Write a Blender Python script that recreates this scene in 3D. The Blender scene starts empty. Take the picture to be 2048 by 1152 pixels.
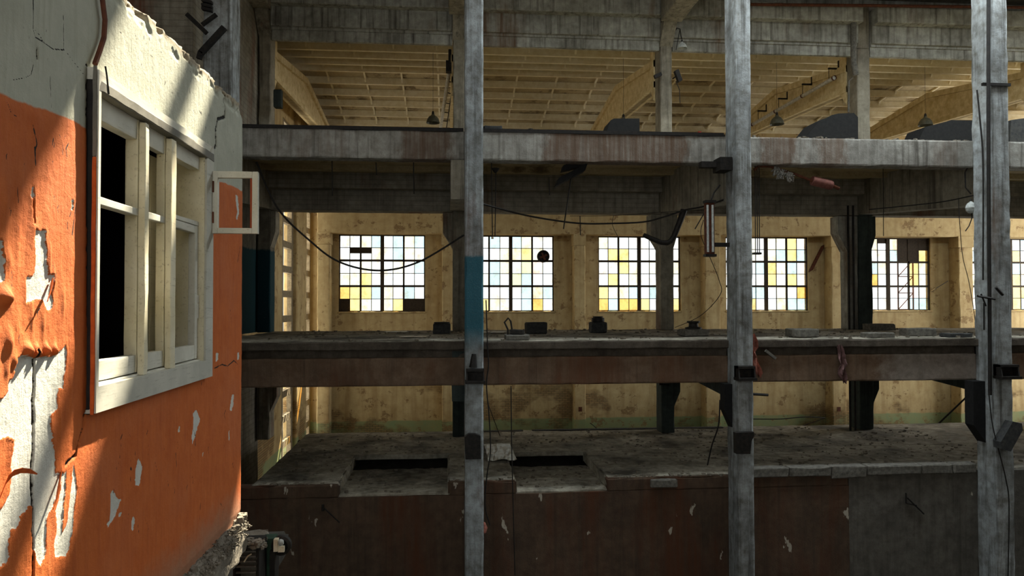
import bpy, math, random
import numpy as np
from mathutils import Vector, noise

random.seed(7)
COL = bpy.context.scene.collection
SC = bpy.context.scene

# ------------------------------------------------------------------ camera maths
F = 1480.0
YAW, PITCH, ROLL = math.radians(4.95), math.radians(1.157), math.radians(-0.09)
_fw = Vector((math.sin(YAW)*math.cos(PITCH), math.cos(YAW)*math.cos(PITCH), math.sin(PITCH)))
_r0 = Vector((math.cos(YAW), -math.sin(YAW), 0.0))
_u0 = _r0.cross(_fw)
_rt = _r0*math.cos(ROLL) + _u0*math.sin(ROLL)
_up = _u0*math.cos(ROLL) - _r0*math.sin(ROLL)

def ray(px, py):
    return _fw + _rt*((px-1024)/F) - _up*((py-576)/F)
def at(px, py, Y):
    d = ray(px, py); return d*(Y/d.y)
def atx(px, py, X):
    d = ray(px, py); return d*(X/d.x)
def atz(px, py, Z):
    d = ray(px, py); return d*(Z/d.z)
def xz(px, py, Y):
    p = at(px, py, Y); return p.x, p.z
def zz(py, Y, px=1024): return at(px, py, Y).z
def xx(px, Y, py=606): return at(px, py, Y).x

# the near wall has its own slightly turned frame: u along the wall, n out of it, z up
WX, WA = -1.472, math.radians(0.53)
_wd = Vector((-math.sin(WA), math.cos(WA), 0)); _wn = Vector((math.cos(WA), math.sin(WA), 0))
def wl(px, py, n=0.0):
    d = ray(px, py)
    t = (WX + n/ _wn.x) / (d.dot(_wn)/_wn.x) if abs(d.dot(_wn)) > 1e-9 else 0
    o = Vector((WX, 0, 0))
    t = (o.dot(_wn) + n) / d.dot(_wn)
    p = d*t
    return (p-o).dot(_wd), p.z
def wworld(u, n, z):
    return Vector((WX, 0, 0)) + _wd*u + _wn*n + Vector((0, 0, z))

# ------------------------------------------------------------------ materials
def srgb(r, g, b, a=1.0):
    f = lambda c: (c/255/12.92) if c/255 <= 0.04045 else ((c/255+0.055)/1.055)**2.4
    return (f(r), f(g), f(b), a)

class NT:
    def __init__(s, name):
        s.m = bpy.data.materials.new(name); s.m.use_nodes = True
        s.t = s.m.node_tree; s.t.nodes.clear()
        s.out = s.t.nodes.new('ShaderNodeOutputMaterial')
    def n(s, typ, ins=None, **kw):
        nd = s.t.nodes.new(typ)
        for k, v in kw.items(): setattr(nd, k, v)
        for k, v in (ins or {}).items(): s.set(nd.inputs[k], v)
        return nd
    def set(s, sock, v):
        if hasattr(v, 'is_output'): s.t.links.new(v, sock)
        else: sock.default_value = v
    def pos(s):
        if not hasattr(s, '_p'): s._p = s.n('ShaderNodeNewGeometry').outputs['Position']
        return s._p
    def mapped(s, scale, loc=(0, 0, 0), vec=None):
        return s.n('ShaderNodeMapping', {'Vector': vec or s.pos(), 'Scale': scale, 'Location': loc}).outputs[0]
    def noise(s, scale, detail=4, rough=0.55, vec=None, dist=0.0):
        return s.n('ShaderNodeTexNoise', {'Vector': vec or s.pos(), 'Scale': scale, 'Detail': detail, 'Roughness': rough, 'Distortion': dist}).outputs['Fac']
    def ramp(s, fac, a, b, lo=0.0, hi=1.0):
        return s.n('ShaderNodeMapRange', {'Value': fac, 'From Min': a, 'From Max': b, 'To Min': lo, 'To Max': hi}, clamp=True).outputs[0]
    def mix(s, fac, a, b, mode='MIX'):
        nd = s.n('ShaderNodeMix', data_type='RGBA', blend_type=mode)
        s.set(nd.inputs[0], fac); s.set(nd.inputs[6], a); s.set(nd.inputs[7], b)
        return nd.outputs[2]
    def math(s, op, a, b=0.0, c=0.0):
        nd = s.n('ShaderNodeMath', operation=op)
        s.set(nd.inputs[0], a); s.set(nd.inputs[1], b); s.set(nd.inputs[2], c)
        return nd.outputs[0]
    def sep(s, vec=None):
        return s.n('ShaderNodeSeparateXYZ', {'Vector': vec or s.pos()}).outputs
    def attr(s, name):
        return s.n('ShaderNodeAttribute', attribute_name=name).outputs
    def finish(s, color, rough=0.85, bump=None, bstr=0.3, bdist=0.02, metal=0.0, spec=0.25, **kw):
        b = s.n('ShaderNodeBsdfPrincipled', {'Base Color': color, 'Roughness': rough, 'Metallic': metal, 'Specular IOR Level': spec})
        if bump is not None:
            bp = s.n('ShaderNodeBump', {'Height': bump, 'Strength': bstr, 'Distance': bdist})
            s.t.links.new(bp.outputs[0], b.inputs['Normal'])
        s.t.links.new(b.outputs[0], s.out.inputs[0])
        return s.m

def m_concrete(name, base, light, dark, rust=None, rust_amt=0.0, seed=0.0, band=None, streak=0.6, dirt=0.5, boards=0.0, bstr=0.5, rustx=None, xgrey=None, chips=0.0):
    t = NT(name)
    p = t.mapped((1, 1, 1), (seed, seed*1.7, seed*0.6))
    big = t.noise(0.9, 5, 0.6, p)
    mid = t.noise(5.0, 6, 0.65, p)
    fine = t.noise(38.0, 4, 0.7, p)
    st = t.noise(1.0, 6, 0.6, t.mapped((7.0, 7.0, 0.35), (seed, 3, 1)))
    st2 = t.noise(1.0, 4, 0.6, t.mapped((22.0, 22.0, 0.8), (1, seed, 2)))
    c = t.mix(t.ramp(mid, 0.3, 0.7), base, light)
    c = t.mix(t.math('MULTIPLY', t.ramp(big, 0.42, 0.68), dirt), c, dark)
    c = t.mix(t.math('MULTIPLY', t.ramp(st, 0.50, 0.70), streak), c, dark)
    c = t.mix(t.math('MULTIPLY', t.ramp(st2, 0.56, 0.72), streak*0.6), c, light)
    if rust is not None:
        rs = t.noise(1.0, 5, 0.6, t.mapped((0.8, 0.8, 0.18), (seed*2, 7, 4)))
        rf = t.noise(1.0, 5, 0.6, t.mapped((9.0, 9.0, 0.5), (seed, 9, 2)))
        f = t.math('MULTIPLY', t.ramp(rs, 0.62-0.25*rust_amt, 0.74-0.22*rust_amt), t.ramp(rf, 0.2, 0.6))
        c = t.mix(t.math('MULTIPLY', f, 0.9), c, rust)
    if rustx:
        xr = t.math('ADD', t.sep()[0], t.math('MULTIPLY', t.math('SUBTRACT', t.noise(1.0, 5, 0.7, t.mapped((3.0, 3.0, 1.6), (seed, 5, 5))), 0.5), 1.3))
        for x0, x1, f_ in rustx:
            f = t.math('MULTIPLY', t.ramp(xr, x0-.12, x0+.12), t.ramp(xr, x1+.12, x1-.12))
            f = t.math('MULTIPLY', f, t.ramp(st2, 0.25, 0.6, 0.45, 1.0))
            c = t.mix(t.math('MULTIPLY', f, f_), c, rust)
    if xgrey:
        xr = t.math('ADD', t.sep()[0], t.math('MULTIPLY', t.math('SUBTRACT', mid, 0.5), 0.8))
        c = t.mix(t.math('MULTIPLY', t.math('MULTIPLY', t.ramp(xr, xgrey[0]-.3, xgrey[0]+.3), t.ramp(xr, xgrey[1]+.1, xgrey[1]-.1)), 0.75), c, t.mix(t.ramp(mid, .3, .7), xgrey[2], xgrey[3]))
    if chips:
        ch = t.noise(1.0, 4, 0.6, t.mapped((2.6, 2.6, 1.1), (seed, 8, 3)))
        c = t.mix(t.math('MULTIPLY', t.ramp(ch, 0.73-chips*.1, 0.745-chips*.1), 0.8), c, srgb(190, 182, 166))
    if band:
        z = t.math('ADD', t.sep()[2], t.math('MULTIPLY', t.math('SUBTRACT', mid, 0.5), 0.16))
        for z0, z1, col in band:
            hard = t.math('MULTIPLY', t.ramp(z, z0-0.35, z0+0.25), t.ramp(z, z1+0.03, z1-0.03))
            worn = t.math('MULTIPLY', hard, t.ramp(fine, 0.25, 0.42, 0.55, 0.97))
            c = t.mix(worn, c, col)
    c = t.mix(t.ramp(fine, 0.60, 0.78), c, t.mix(0.6, c, dark))
    h = t.math('ADD', t.math('MULTIPLY', mid, 0.6), t.math('MULTIPLY', fine, 0.35))
    if boards:
        w = t.n('ShaderNodeTexWave', {'Vector': t.pos(), 'Scale': 2.2, 'Distortion': 0.4, 'Detail': 2.0}, wave_type='BANDS', bands_direction='Z').outputs['Fac']
        wl_ = t.ramp(w, 0.0, 0.12)
        h = t.math('ADD', h, t.math('MULTIPLY', wl_, boards))
        c = t.mix(t.math('MULTIPLY', t.math('SUBTRACT', 1.0, wl_), 0.35), c, dark)
    return t.finish(c, 0.92, h, bstr, 0.03)

def m_plain(name, c1, c2=None, rough=0.7, metal=0.0, scale=12.0, seed=0.0, bstr=0.2, spec=0.3, grain=None):
    t = NT(name); c2 = c2 or c1
    p = t.mapped(grain or (1, 1, 1), (seed, seed, seed))
    nz = t.noise(scale, 5, 0.65, p)
    c = t.mix(t.ramp(nz, 0.35, 0.65), c1, c2)
    return t.finish(c, rough, nz, bstr, 0.01, metal, spec)

RUST = srgb(112, 58, 30)
M = {}
M['column'] = m_concrete('column_concrete', srgb(116, 115, 109), srgb(178, 184, 186), srgb(54, 50, 42), srgb(104, 80, 60), 0.12, 1.0, streak=0.85, dirt=0.6)
M['column_teal'] = m_concrete('column_concrete_teal', srgb(116, 116, 111), srgb(176, 184, 188), srgb(56, 52, 44), srgb(112, 74, 58), 0.1, 4.0,
                              band=[(zz(678, 16.55, 946), zz(512, 16.55, 946), srgb(44, 92, 106))], streak=0.6, dirt=0.4)
M['beam_grey'] = m_concrete('beam_concrete', srgb(132, 128, 120), srgb(180, 178, 170), srgb(66, 60, 52), srgb(94, 68, 48), 0.1, 2.0, streak=0.75, rustx=[(xx(800, 17.2, 290), xx(905, 17.2, 290), .75), (xx(1090, 17.2, 290), xx(1372, 17.2, 290), .8), (xx(1522, 17.2, 290), xx(1590, 17.2, 290), .7), (xx(1640, 17.2, 290), xx(1690, 17.2, 290), .7)])
M['beam_brown'] = m_concrete('brown_painted_beam', srgb(102, 80, 62), srgb(126, 106, 88), srgb(66, 54, 44), srgb(98, 66, 46), 0.5, 3.0, streak=0.5, xgrey=(xx(1770, 17.2, 740), xx(1960, 17.2, 740), srgb(120, 112, 104), srgb(160, 152, 142)), chips=.25)
M['lower_wall'] = m_concrete('lower_wall_plaster', srgb(78, 61, 49), srgb(98, 80, 64), srgb(50, 44, 37), srgb(88, 54, 36), 0.55, 11.0, streak=0.5, chips=.6)
M['lower_wall_grey'] = m_concrete('lower_wall_grey_plaster', srgb(84, 80, 74), srgb(112, 108, 100), srgb(54, 51, 46), None, 0, 12.0, streak=0.5, chips=.1)
M['back_concrete'] = m_concrete('gallery_concrete', srgb(132, 126, 114), srgb(168, 162, 148), srgb(84, 77, 67), RUST, 0.2, 5.0, streak=0.5, boards=0.12)
M['panel_concrete'] = m_concrete('panel_concrete', srgb(140, 140, 132), srgb(186, 186, 178), srgb(64, 58, 50), srgb(106, 80, 58), 0.15, 6.0, streak=0.8, boards=0.0)
M['inner_col'] = m_concrete('inner_column_concrete', srgb(126, 120, 106), srgb(164, 158, 142), srgb(72, 66, 58), RUST, 0.1, 8.0, streak=0.8)
M['inner_teal'] = m_concrete('inner_column_teal', srgb(96, 92, 82), srgb(136, 130, 116), srgb(44, 42, 40), RUST, 0.1, 8.5,
                             band=[(-1.2, zz(500, 22.9, 535), srgb(20, 62, 72))], streak=0.6)
M['dark_col'] = m_concrete('dark_painted_column', srgb(50, 58, 56), srgb(72, 80, 76), srgb(30, 35, 35), None, 0, 9.0)
M['slab'] = m_concrete('slab_top', srgb(124, 118, 104), srgb(196, 190, 174), srgb(54, 50, 43), None, 0, 12.0, streak=0.0, dirt=0.9, bstr=1.0)
M['floor_dark'] = m_concrete('ground_floor', srgb(58, 54, 48), srgb(80, 76, 68), srgb(30, 28, 26), None, 0, 13.0, streak=0.0)
M['rubble'] = m_concrete('rubble_concrete', srgb(104, 97, 86), srgb(146, 138, 124), srgb(62, 56, 48), None, 0, 15.0, streak=0.0, bstr=0.9)
M['edge_dark'] = m_concrete('dirty_slab_edge', srgb(68, 60, 51), srgb(98, 90, 80), srgb(42, 37, 32), None, 0, 16.0, streak=0.3, bstr=1.0)
M['dark_block'] = m_plain('dark_block', srgb(44, 46, 48), srgb(66, 66, 64), 0.85, seed=2)
M['soot_block'] = m_plain('soot_block', srgb(19, 20, 21), srgb(29, 29, 29), 0.9, seed=22)
M['grey_block'] = m_plain('grey_block', srgb(82, 80, 74), srgb(118, 114, 106), 0.9, seed=3)
M['black_metal'] = m_plain('black_metal', srgb(26, 25, 25), srgb(46, 42, 38), 0.6, 0.3, seed=4)
M['rusty'] = m_plain('rusty_metal', srgb(74, 44, 32), srgb(110, 64, 44), 0.8, 0.2, seed=5)
M['cable'] = m_plain('cable_rubber', srgb(24, 22, 21), srgb(40, 36, 32), 0.7, seed=6)
M['pipe_white'] = m_plain('white_pipe', srgb(206, 202, 190), srgb(160, 154, 140), 0.6, seed=7)
M['lampshade'] = m_plain('lamp_enamel', srgb(70, 70, 60), srgb(98, 96, 80), 0.5, 0.2, seed=8)
M['lamp_white'] = m_plain('lamp_white', srgb(200, 204, 200), srgb(150, 154, 150), 0.45, seed=9)
M['rag'] = m_plain('rag_cloth', srgb(186, 118, 100), srgb(120, 72, 62), 0.95, seed=10, scale=9)
M['rag_dark'] = m_plain('dark_rag_cloth', srgb(122, 92, 90), srgb(84, 60, 58), 0.95, seed=11, scale=9)
M['wool'] = m_plain('pipe_wool', srgb(170, 168, 162), srgb(110, 106, 100), 0.95, seed=12, scale=30)
M['green_box'] = m_plain('green_paint', srgb(46, 74, 56), srgb(34, 54, 42), 0.6, seed=13)
M['white_plate'] = m_plain('white_enamel', srgb(232, 222, 196), srgb(196, 180, 150), 0.5, seed=14)
M['red_paint'] = m_plain('red_paint', srgb(150, 40, 24), srgb(110, 30, 20), 0.7, seed=15)
M['red_can'] = m_plain('red_rusty_can', srgb(134, 84, 74), srgb(104, 62, 54), 0.7, seed=25)
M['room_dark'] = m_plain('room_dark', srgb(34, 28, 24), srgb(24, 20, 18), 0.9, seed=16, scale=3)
M['steel_frame'] = m_plain('window_steel', srgb(46, 38, 30), srgb(66, 54, 40), 0.8, seed=17)
M['frame_light'] = m_plain('end_window_frame', srgb(150, 136, 110), srgb(116, 102, 80), 0.8, seed=18)
M['foil'] = m_plain('plastic_sheet', srgb(190, 192, 190), srgb(120, 122, 120), 0.35, seed=19, scale=8)

def m_wood(name, c1, c2, bare, seed=0):
    t = NT(name)
    p = t.mapped((1, 1, 1), (seed, seed, seed))
    big = t.noise(4.0, 5, 0.6, p)
    gr = t.noise(1.0, 6, 0.7, t.mapped((60, 5, 60), (seed, 1, 2)))
    fl = t.noise(26.0, 5, 0.7, p)
    c = t.mix(t.ramp(big, 0.35, 0.65), c1, c2)
    c = t.mix(t.math('MULTIPLY', t.ramp(gr, 0.56, 0.70), 0.55), c, bare)
    c = t.mix(t.math('MULTIPLY', t.ramp(fl, 0.66, 0.72), 0.7), c, srgb(66, 52, 36))
    h = t.math('ADD', t.math('MULTIPLY', gr, 0.5), t.math('MULTIPLY', fl, 0.5))
    return t.finish(c, 0.65, h, 0.25, 0.004)
M['wood'] = m_wood('white_painted_wood', srgb(204, 202, 190), srgb(184, 182, 168), srgb(140, 134, 120))
M['wood_grey'] = m_wood('weathered_grey_wood', srgb(172, 171, 160), srgb(192, 190, 178), srgb(112, 107, 96), 3)
M['wood_dark'] = m_wood('bare_grey_wood', srgb(122, 119, 108), srgb(100, 97, 88), srgb(66, 61, 53), 9)
M['wood_cream'] = m_wood('cream_painted_wood', srgb(220, 213, 188), srgb(202, 193, 162), srgb(140, 126, 98), 5)
M['wood_red'] = m_wood('red_brown_wood', srgb(150, 66, 26), srgb(120, 54, 26), srgb(90, 44, 26), 6)

# cream painted hall wall, green dado, brick showing where plaster fell
def m_cream(name, dado_z=None, seed=0.0, stain=0.5):
    t = NT(name)
    p = t.mapped((1, 1, 1), (seed, seed, seed*0.7))
    big = t.noise(0.45, 5, 0.6, p); mid = t.noise(2.6, 6, 0.65, p); fine = t.noise(24.0, 5, 0.7, p)
    st = t.noise(1.0, 5, 0.6, t.mapped((4.0, 4.0, 0.3), (seed, 2, 5)))
    c = t.mix(t.ramp(mid, 0.3, 0.7), srgb(196, 176, 132), srgb(174, 150, 106))
    c = t.mix(t.math('MULTIPLY', t.ramp(st, 0.46, 0.70), stain), c, srgb(142, 112, 72))
    sx = t.sep()
    z = t.math('ADD', sx[2], t.math('MULTIPLY', t.math('SUBTRACT', mid, 0.5), 0.12))
    if dado_z is not None:
        c = t.mix(t.ramp(z, dado_z+0.02, dado_z-0.02), c, t.mix(t.ramp(mid, 0.35, 0.7), srgb(134, 152, 114), srgb(150, 150, 108)))
        brick = t.n('ShaderNodeTexBrick', {'Vector': t.n('ShaderNodeCombineXYZ', {'X': sx[0], 'Y': sx[2]}).outputs[0], 'Color1': srgb(150, 120, 80), 'Color2': srgb(120, 98, 66),
                    'Mortar': srgb(62, 52, 38), 'Scale': 1.0, 'Mortar Size': 0.012, 'Brick Width': 0.26, 'Row Height': 0.085}).outputs['Color']
        bm = t.math('MULTIPLY', t.ramp(t.noise(0.33, 4, 0.6, t.mapped((1, 1, 1.3), (3.1, 0, 1.2))), 0.52, 0.58), t.ramp(z, -3.2, -4.2))
        c = t.mix(t.math('MULTIPLY', bm, 0.8), c, brick)
    pe = t.noise(1.5, 8, 0.75, t.mapped((1, 1, 1.2), (seed+4, 0, 0)))
    peel = t.ramp(pe, 0.58, 0.59)
    c = t.mix(t.math('MULTIPLY', peel, 0.8), c, t.mix(t.ramp(fine, 0.4, 0.6), srgb(112, 88, 58), srgb(150, 122, 84)))
    c = t.mix(t.math('MULTIPLY', t.ramp(big, 0.55, 0.75), 0.3), c, srgb(134, 108, 72))
    h = t.math('SUBTRACT', t.math('MULTIPLY', fine, 0.3), t.math('MULTIPLY', peel, 0.5))
    return t.finish(c, 0.85, h, 0.4, 0.02)
M['cream_wall'] = m_cream('cream_hall_wall', zz(838, 35.2), 2.0)
M['cream'] = m_cream('cream_pilaster', zz(838, 34.9), 5.0, 0.45)
M['roof_rib'] = m_plain('lit_roof_rib', srgb(240, 230, 202), srgb(224, 210, 172), 0.8, scale=5.0, seed=33)  # ribs paler than the panels: the light they catch is painted in
M['cream_girder'] = m_plain('cream_girder', srgb(226, 208, 164), srgb(192, 168, 118), 0.85, scale=4.0, seed=31)
M['cream_beam'] = m_cream('cream_beam', None, 9.0, 0.35)

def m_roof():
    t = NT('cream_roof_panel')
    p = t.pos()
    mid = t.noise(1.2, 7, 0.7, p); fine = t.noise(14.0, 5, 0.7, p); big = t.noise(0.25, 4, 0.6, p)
    c = t.mix(t.ramp(fine, 0.3, 0.7), srgb(190, 174, 138), srgb(168, 150, 114))  # browner than the ribs, with the shade between them painted into the base
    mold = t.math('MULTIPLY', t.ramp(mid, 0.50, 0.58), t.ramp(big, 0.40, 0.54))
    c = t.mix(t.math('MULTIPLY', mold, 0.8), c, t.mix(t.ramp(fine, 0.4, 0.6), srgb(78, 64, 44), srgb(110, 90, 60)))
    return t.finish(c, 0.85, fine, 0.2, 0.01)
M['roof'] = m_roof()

def m_orange():
    t = NT('peeling_orange_plaster')
    uv = t.attr('wallco')['Vector']
    peel = t.attr('peel')['Fac']; crack = t.attr('crack')['Fac']; band = t.attr('band')['Fac']
    v = t.mapped((1, 1, 1), (0, 0, 0), uv)
    n8 = t.noise(7.0, 6, 0.65, v); n40 = t.noise(45.0, 6, 0.7, v); n150 = t.noise(160.0, 4, 0.7, v)
    vst = t.noise(1.0, 5, 0.6, t.mapped((26, 2.2, 1), (0, 0, 0), uv)); big = t.noise(1.6, 5, 0.6, v)
    org = t.mix(t.ramp(n8, 0.3, 0.7), srgb(194, 104, 50), srgb(178, 89, 38))
    org = t.mix(t.math('MULTIPLY', t.ramp(vst, 0.5, 0.75), 0.45), org, srgb(154, 74, 34))
    org = t.mix(t.math('MULTIPLY', t.ramp(big, 0.5, 0.72), 0.5), org, srgb(184, 108, 72))
    org = t.mix(t.math('MULTIPLY', t.ramp(n40, 0.66, 0.74), 0.6), org, srgb(130, 54, 22))
    org = t.mix(t.math('MULTIPLY', t.ramp(n40, 0.30, 0.22), 0.35), org, srgb(222, 178, 146))
    pl = t.mix(t.ramp(n8, 0.3, 0.7), srgb(186, 186, 178), srgb(208, 206, 196))
    pl = t.mix(t.math('MULTIPLY', t.ramp(n150, 0.55, 0.75), 0.5), pl, srgb(120, 118, 110))
    wh = t.mix(t.ramp(n8, 0.3, 0.7), srgb(180, 180, 164), srgb(164, 165, 150))
    wh = t.mix(t.math('MULTIPLY', t.ramp(vst, 0.52, 0.76), 0.5), wh, srgb(136, 134, 116))
    wh = t.mix(t.math('MULTIPLY', t.ramp(big, 0.5, 0.7), 0.5), wh, srgb(146, 146, 130))
    spk = t.noise(1.0, 5, 0.7, t.mapped((34, 17, 1), (5, 3, 0), uv))
    wh = t.mix(t.math('MULTIPLY', t.ramp(spk, 0.66, 0.70), 0.85), wh, srgb(86, 78, 66))
    rag = t.math('ADD', peel, t.math('MULTIPLY', t.math('SUBTRACT', n40, 0.5), 0.012))
    pm = t.ramp(rag, -0.0008, 0.0008)
    bl = t.math('ADD', band, t.math('MULTIPLY', t.math('SUBTRACT', n8, 0.5), 0.03))
    paint = t.mix(t.ramp(bl, -0.004, 0.004), org, wh)
    c = t.mix(pm, pl, paint)
    cr = t.math('ADD', crack, t.math('MULTIPLY', t.math('SUBTRACT', n40, 0.5), 1.6))
    c = t.mix(t.ramp(cr, 1.15, 0.8), c, srgb(30, 26, 22))
    dustz = t.sep(uv)[1]
    dm = t.math('MULTIPLY', t.ramp(t.math('ADD', dustz, t.math('MULTIPLY', t.math('SUBTRACT', n8, 0.5), 0.3)), -1.30, -1.52), 0.6)
    c = t.mix(dm, c, srgb(132, 116, 98))
    ce = t.ramp(t.math('ADD', dustz, t.math('MULTIPLY', t.math('SUBTRACT', n8, 0.5), 0.10)), wl(300, 34)[1]-0.045, wl(300, 34)[1]-0.02)
    c = t.mix(t.math('MULTIPLY', ce, 0.75), c, t.mix(t.ramp(n40, .4, .6), srgb(126, 108, 84), srgb(168, 152, 126)))
    h = t.math('ADD', t.math('MULTIPLY', n40, 0.7), t.math('MULTIPLY', n150, 0.25))
    h = t.math('ADD', h, t.math('MULTIPLY', vst, 0.8))
    return t.finish(c, 0.8, h, 0.7, 0.008, spec=0.2)
M['orange_wall'] = m_orange()

def m_flake():
    t = NT('orange_paint_flake')
    n = t.noise(30.0, 5, 0.6)
    c = t.mix(t.ramp(n, 0.35, 0.65), srgb(206, 98, 40), srgb(178, 80, 32))
    return t.finish(c, 0.75, n, 0.2, 0.003)
M['flake'] = m_flake()

def m_glass():
    t = NT('tinted_dirty_glass')
    tint = t.attr('tint')['Color']
    n = t.noise(1.0, 5, 0.65, t.mapped((2.5, 2.5, 2.0), (3, 1, 4))); f = t.noise(9.0, 5, 0.7)
    c = t.mix(t.math('MULTIPLY', t.ramp(n, 0.48, 0.68), 0.30), tint, t.mix(1.0, tint, srgb(214, 178, 112), 'MULTIPLY'))
    c = t.mix(t.math('MULTIPLY', t.ramp(f, 0.5, 0.75), 0.16), c, srgb(150, 160, 160))
    tr = t.n('ShaderNodeBsdfTransparent', {'Color': c}); gl = t.n('ShaderNodeBsdfGlossy', {'Color': (.8, .8, .8, 1), 'Roughness': 0.15})
    mx = t.n('ShaderNodeMixShader', {0: 0.03, 1: tr.outputs[0], 2: gl.outputs[0]})
    t.t.links.new(mx.outputs[0], t.out.inputs[0]); return t.m
M['glass'] = m_glass()

# ------------------------------------------------------------------ mesh building
class MB:
    def __init__(s): s.v = []; s.f = []; s.smooth = False
    def add(s, vs, fs):
        b = len(s.v); s.v.extend([tuple(p) for p in vs]); s.f.extend([tuple(i+b for i in f) for f in fs]); return s
    def box(s, x0, x1, y0, y1, z0, z1):
        if x0 > x1: x0, x1 = x1, x0
        if y0 > y1: y0, y1 = y1, y0
        if z0 > z1: z0, z1 = z1, z0
        v = [(x, y, z) for z in (z0, z1) for y in (y0, y1) for x in (x0, x1)]
        return s.add(v, [(0, 2, 3, 1), (4, 5, 7, 6), (0, 1, 5, 4), (2, 6, 7, 3), (0, 4, 6, 2), (1, 3, 7, 5)])
    def rbox(s, x0, x1, y0, y1, z0, z1, seg=0.3, amp=0.012, chip=0.03, freq=2.3):
        if x0 > x1: x0, x1 = x1, x0
        if y0 > y1: y0, y1 = y1, y0
        if z0 > z1: z0, z1 = z1, z0
        L = (x1-x0, y1-y0, z1-z0); N = [max(1, min(60, int(round(l/seg)))) for l in L]
        # extra loops close to the edges keep the corners crisp
        ax = []
        for k, (a, l, n) in enumerate(zip((x0, y0, z0), L, N)):
            e = min(0.04, l*0.12); pts = [a, a+e] + [a+l*i/n for i in range(1, n)] + [a+l-e, a+l]
            ax.append(sorted(set(round(q, 5) for q in pts)))
        n0, n1, n2 = (len(a)-1 for a in ax); idx = {}
        def vid(i, j, k):
            key = (i, j, k)
            if key not in idx:
                p = Vector((ax[0][i], ax[1][j], ax[2][k]))
                d = noise.noise_vector(p*freq)*amp + noise.noise_vector(p*freq*4)*(amp*0.5)
                ex = (i in (0, n0)) + (j in (0, n1)) + (k in (0, n2))
                if ex >= 2 and chip:
                    c = Vector(((x0+x1)/2, (y0+y1)/2, (z0+z1)/2)); q = noise.noise(p*3.1)*0.5+0.5
                    amt = chip*max(0.1, q*q*2.2)
                    for a_, (ii, nn) in enumerate(((i, n0), (j, n1), (k, n2))):
                        if ii in (0, nn): d[a_] += amt*(1 if ii == 0 else -1)*0.6
                idx[key] = len(s.v); s.v.append(tuple(p+d))
            return idx[key]
        for j in range(n1):
            for i in range(n0):
                s.f.append((vid(i, j, 0), vid(i, j+1, 0), vid(i+1, j+1, 0), vid(i+1, j, 0)))
                s.f.append((vid(i, j, n2), vid(i+1, j, n2), vid(i+1, j+1, n2), vid(i, j+1, n2)))
        for k in range(n2):
            for i in range(n0):
                s.f.append((vid(i, 0, k), vid(i+1, 0, k), vid(i+1, 0, k+1), vid(i, 0, k+1)))
                s.f.append((vid(i, n1, k), vid(i, n1, k+1), vid(i+1, n1, k+1), vid(i+1, n1, k)))
            for j in range(n1):
                s.f.append((vid(0, j, k), vid(0, j, k+1), vid(0, j+1, k+1), vid(0, j+1, k)))
                s.f.append((vid(n0, j, k), vid(n0, j+1, k), vid(n0, j+1, k+1), vid(n0, j, k+1)))
        return s
    def prism(s, poly, axis, a, b):
        """poly: 2-D outline; axis 'x' -> (y,z), 'y' -> (x,z), 'z' -> (x,y)"""
        mk = {'x': lambda p, t: (t, p[0], p[1]), 'y': lambda p, t: (p[0], t, p[1]), 'z': lambda p, t: (p[0], p[1], t)}[axis]
        n = len(poly)
        return s.add([mk(p, a) for p in poly]+[mk(p, b) for p in poly],
                     [tuple(range(n)), tuple(range(2*n-1, n-1, -1))]+[(i, i+n, (i+1) % n+n, (i+1) % n) for i in range(n)])
    def tube(s, pts, r, n=8, cap=True):
        s.smooth = True
        pts = [Vector(p) for p in pts]; rs = r if hasattr(r, '__len__') else [r]*len(pts)
        b = len(s.v); up = None
        for i, p in enumerate(pts):
            t = (pts[min(i+1, len(pts)-1)]-pts[max(i-1, 0)]).normalized()
            if up is None: up = Vector((0, 0, 1)) if abs(t.z) < 0.9 else Vector((0, 1, 0))
            a = t.cross(up).normalized(); c = a.cross(t).normalized(); up = c
            for k in range(n):
                w = 2*math.pi*k/n; s.v.append(tuple(p+(a*math.cos(w)+c*math.sin(w))*rs[i]))
        for i in range(len(pts)-1):
            for k in range(n):
                s.f.append((b+i*n+k, b+i*n+(k+1) % n, b+(i+1)*n+(k+1) % n, b+(i+1)*n+k))
        if cap:
            s.f.append(tuple(b+k for k in range(n-1, -1, -1))); s.f.append(tuple(b+(len(pts)-1)*n+k for k in range(n)))
        return s
    def lathe(s, c, prof, n=20, axis=(0, 0, 1)):
        """prof: (radius, height along axis)"""
        s.smooth = True
        c = Vector(c); ax = Vector(axis).normalized(); a = ax.orthogonal().normalized(); b_ = ax.cross(a); b = len(s.v)
        for r, h in prof:
            for k in range(n):
                w = 2*math.pi*k/n; s.v.append(tuple(c+ax*h+(a*math.cos(w)+b_*math.sin(w))*r))
        for i in range(len(prof)-1):
            for k in range(n): s.f.append((b+i*n+k, b+i*n+(k+1) % n, b+(i+1)*n+(k+1) % n, b+(i+1)*n+k))
        return s
    def chunk(s, c, sx, sy, sz, rnd=random):
        b = []
        ang = rnd.random()*6.28; ca, sa = math.cos(ang), math.sin(ang)
        for dz in (-1, 1):
            for dx, dy in ((-1, -1), (1, -1), (1, 1), (-1, 1)):
                j = lambda: rnd.uniform(0.45, 1.0)
                x, y, z = dx*sx*j(), dy*sy*j(), dz*sz*j()
                b.append((c[0]+x*ca-y*sa, c[1]+x*sa+y*ca, c[2]+z))
        return s.add(b, [(0, 3, 2, 1), (4, 5, 6, 7), (0, 1, 5, 4), (1, 2, 6, 5), (2, 3, 7, 6), (3, 0, 4, 7)])
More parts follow.
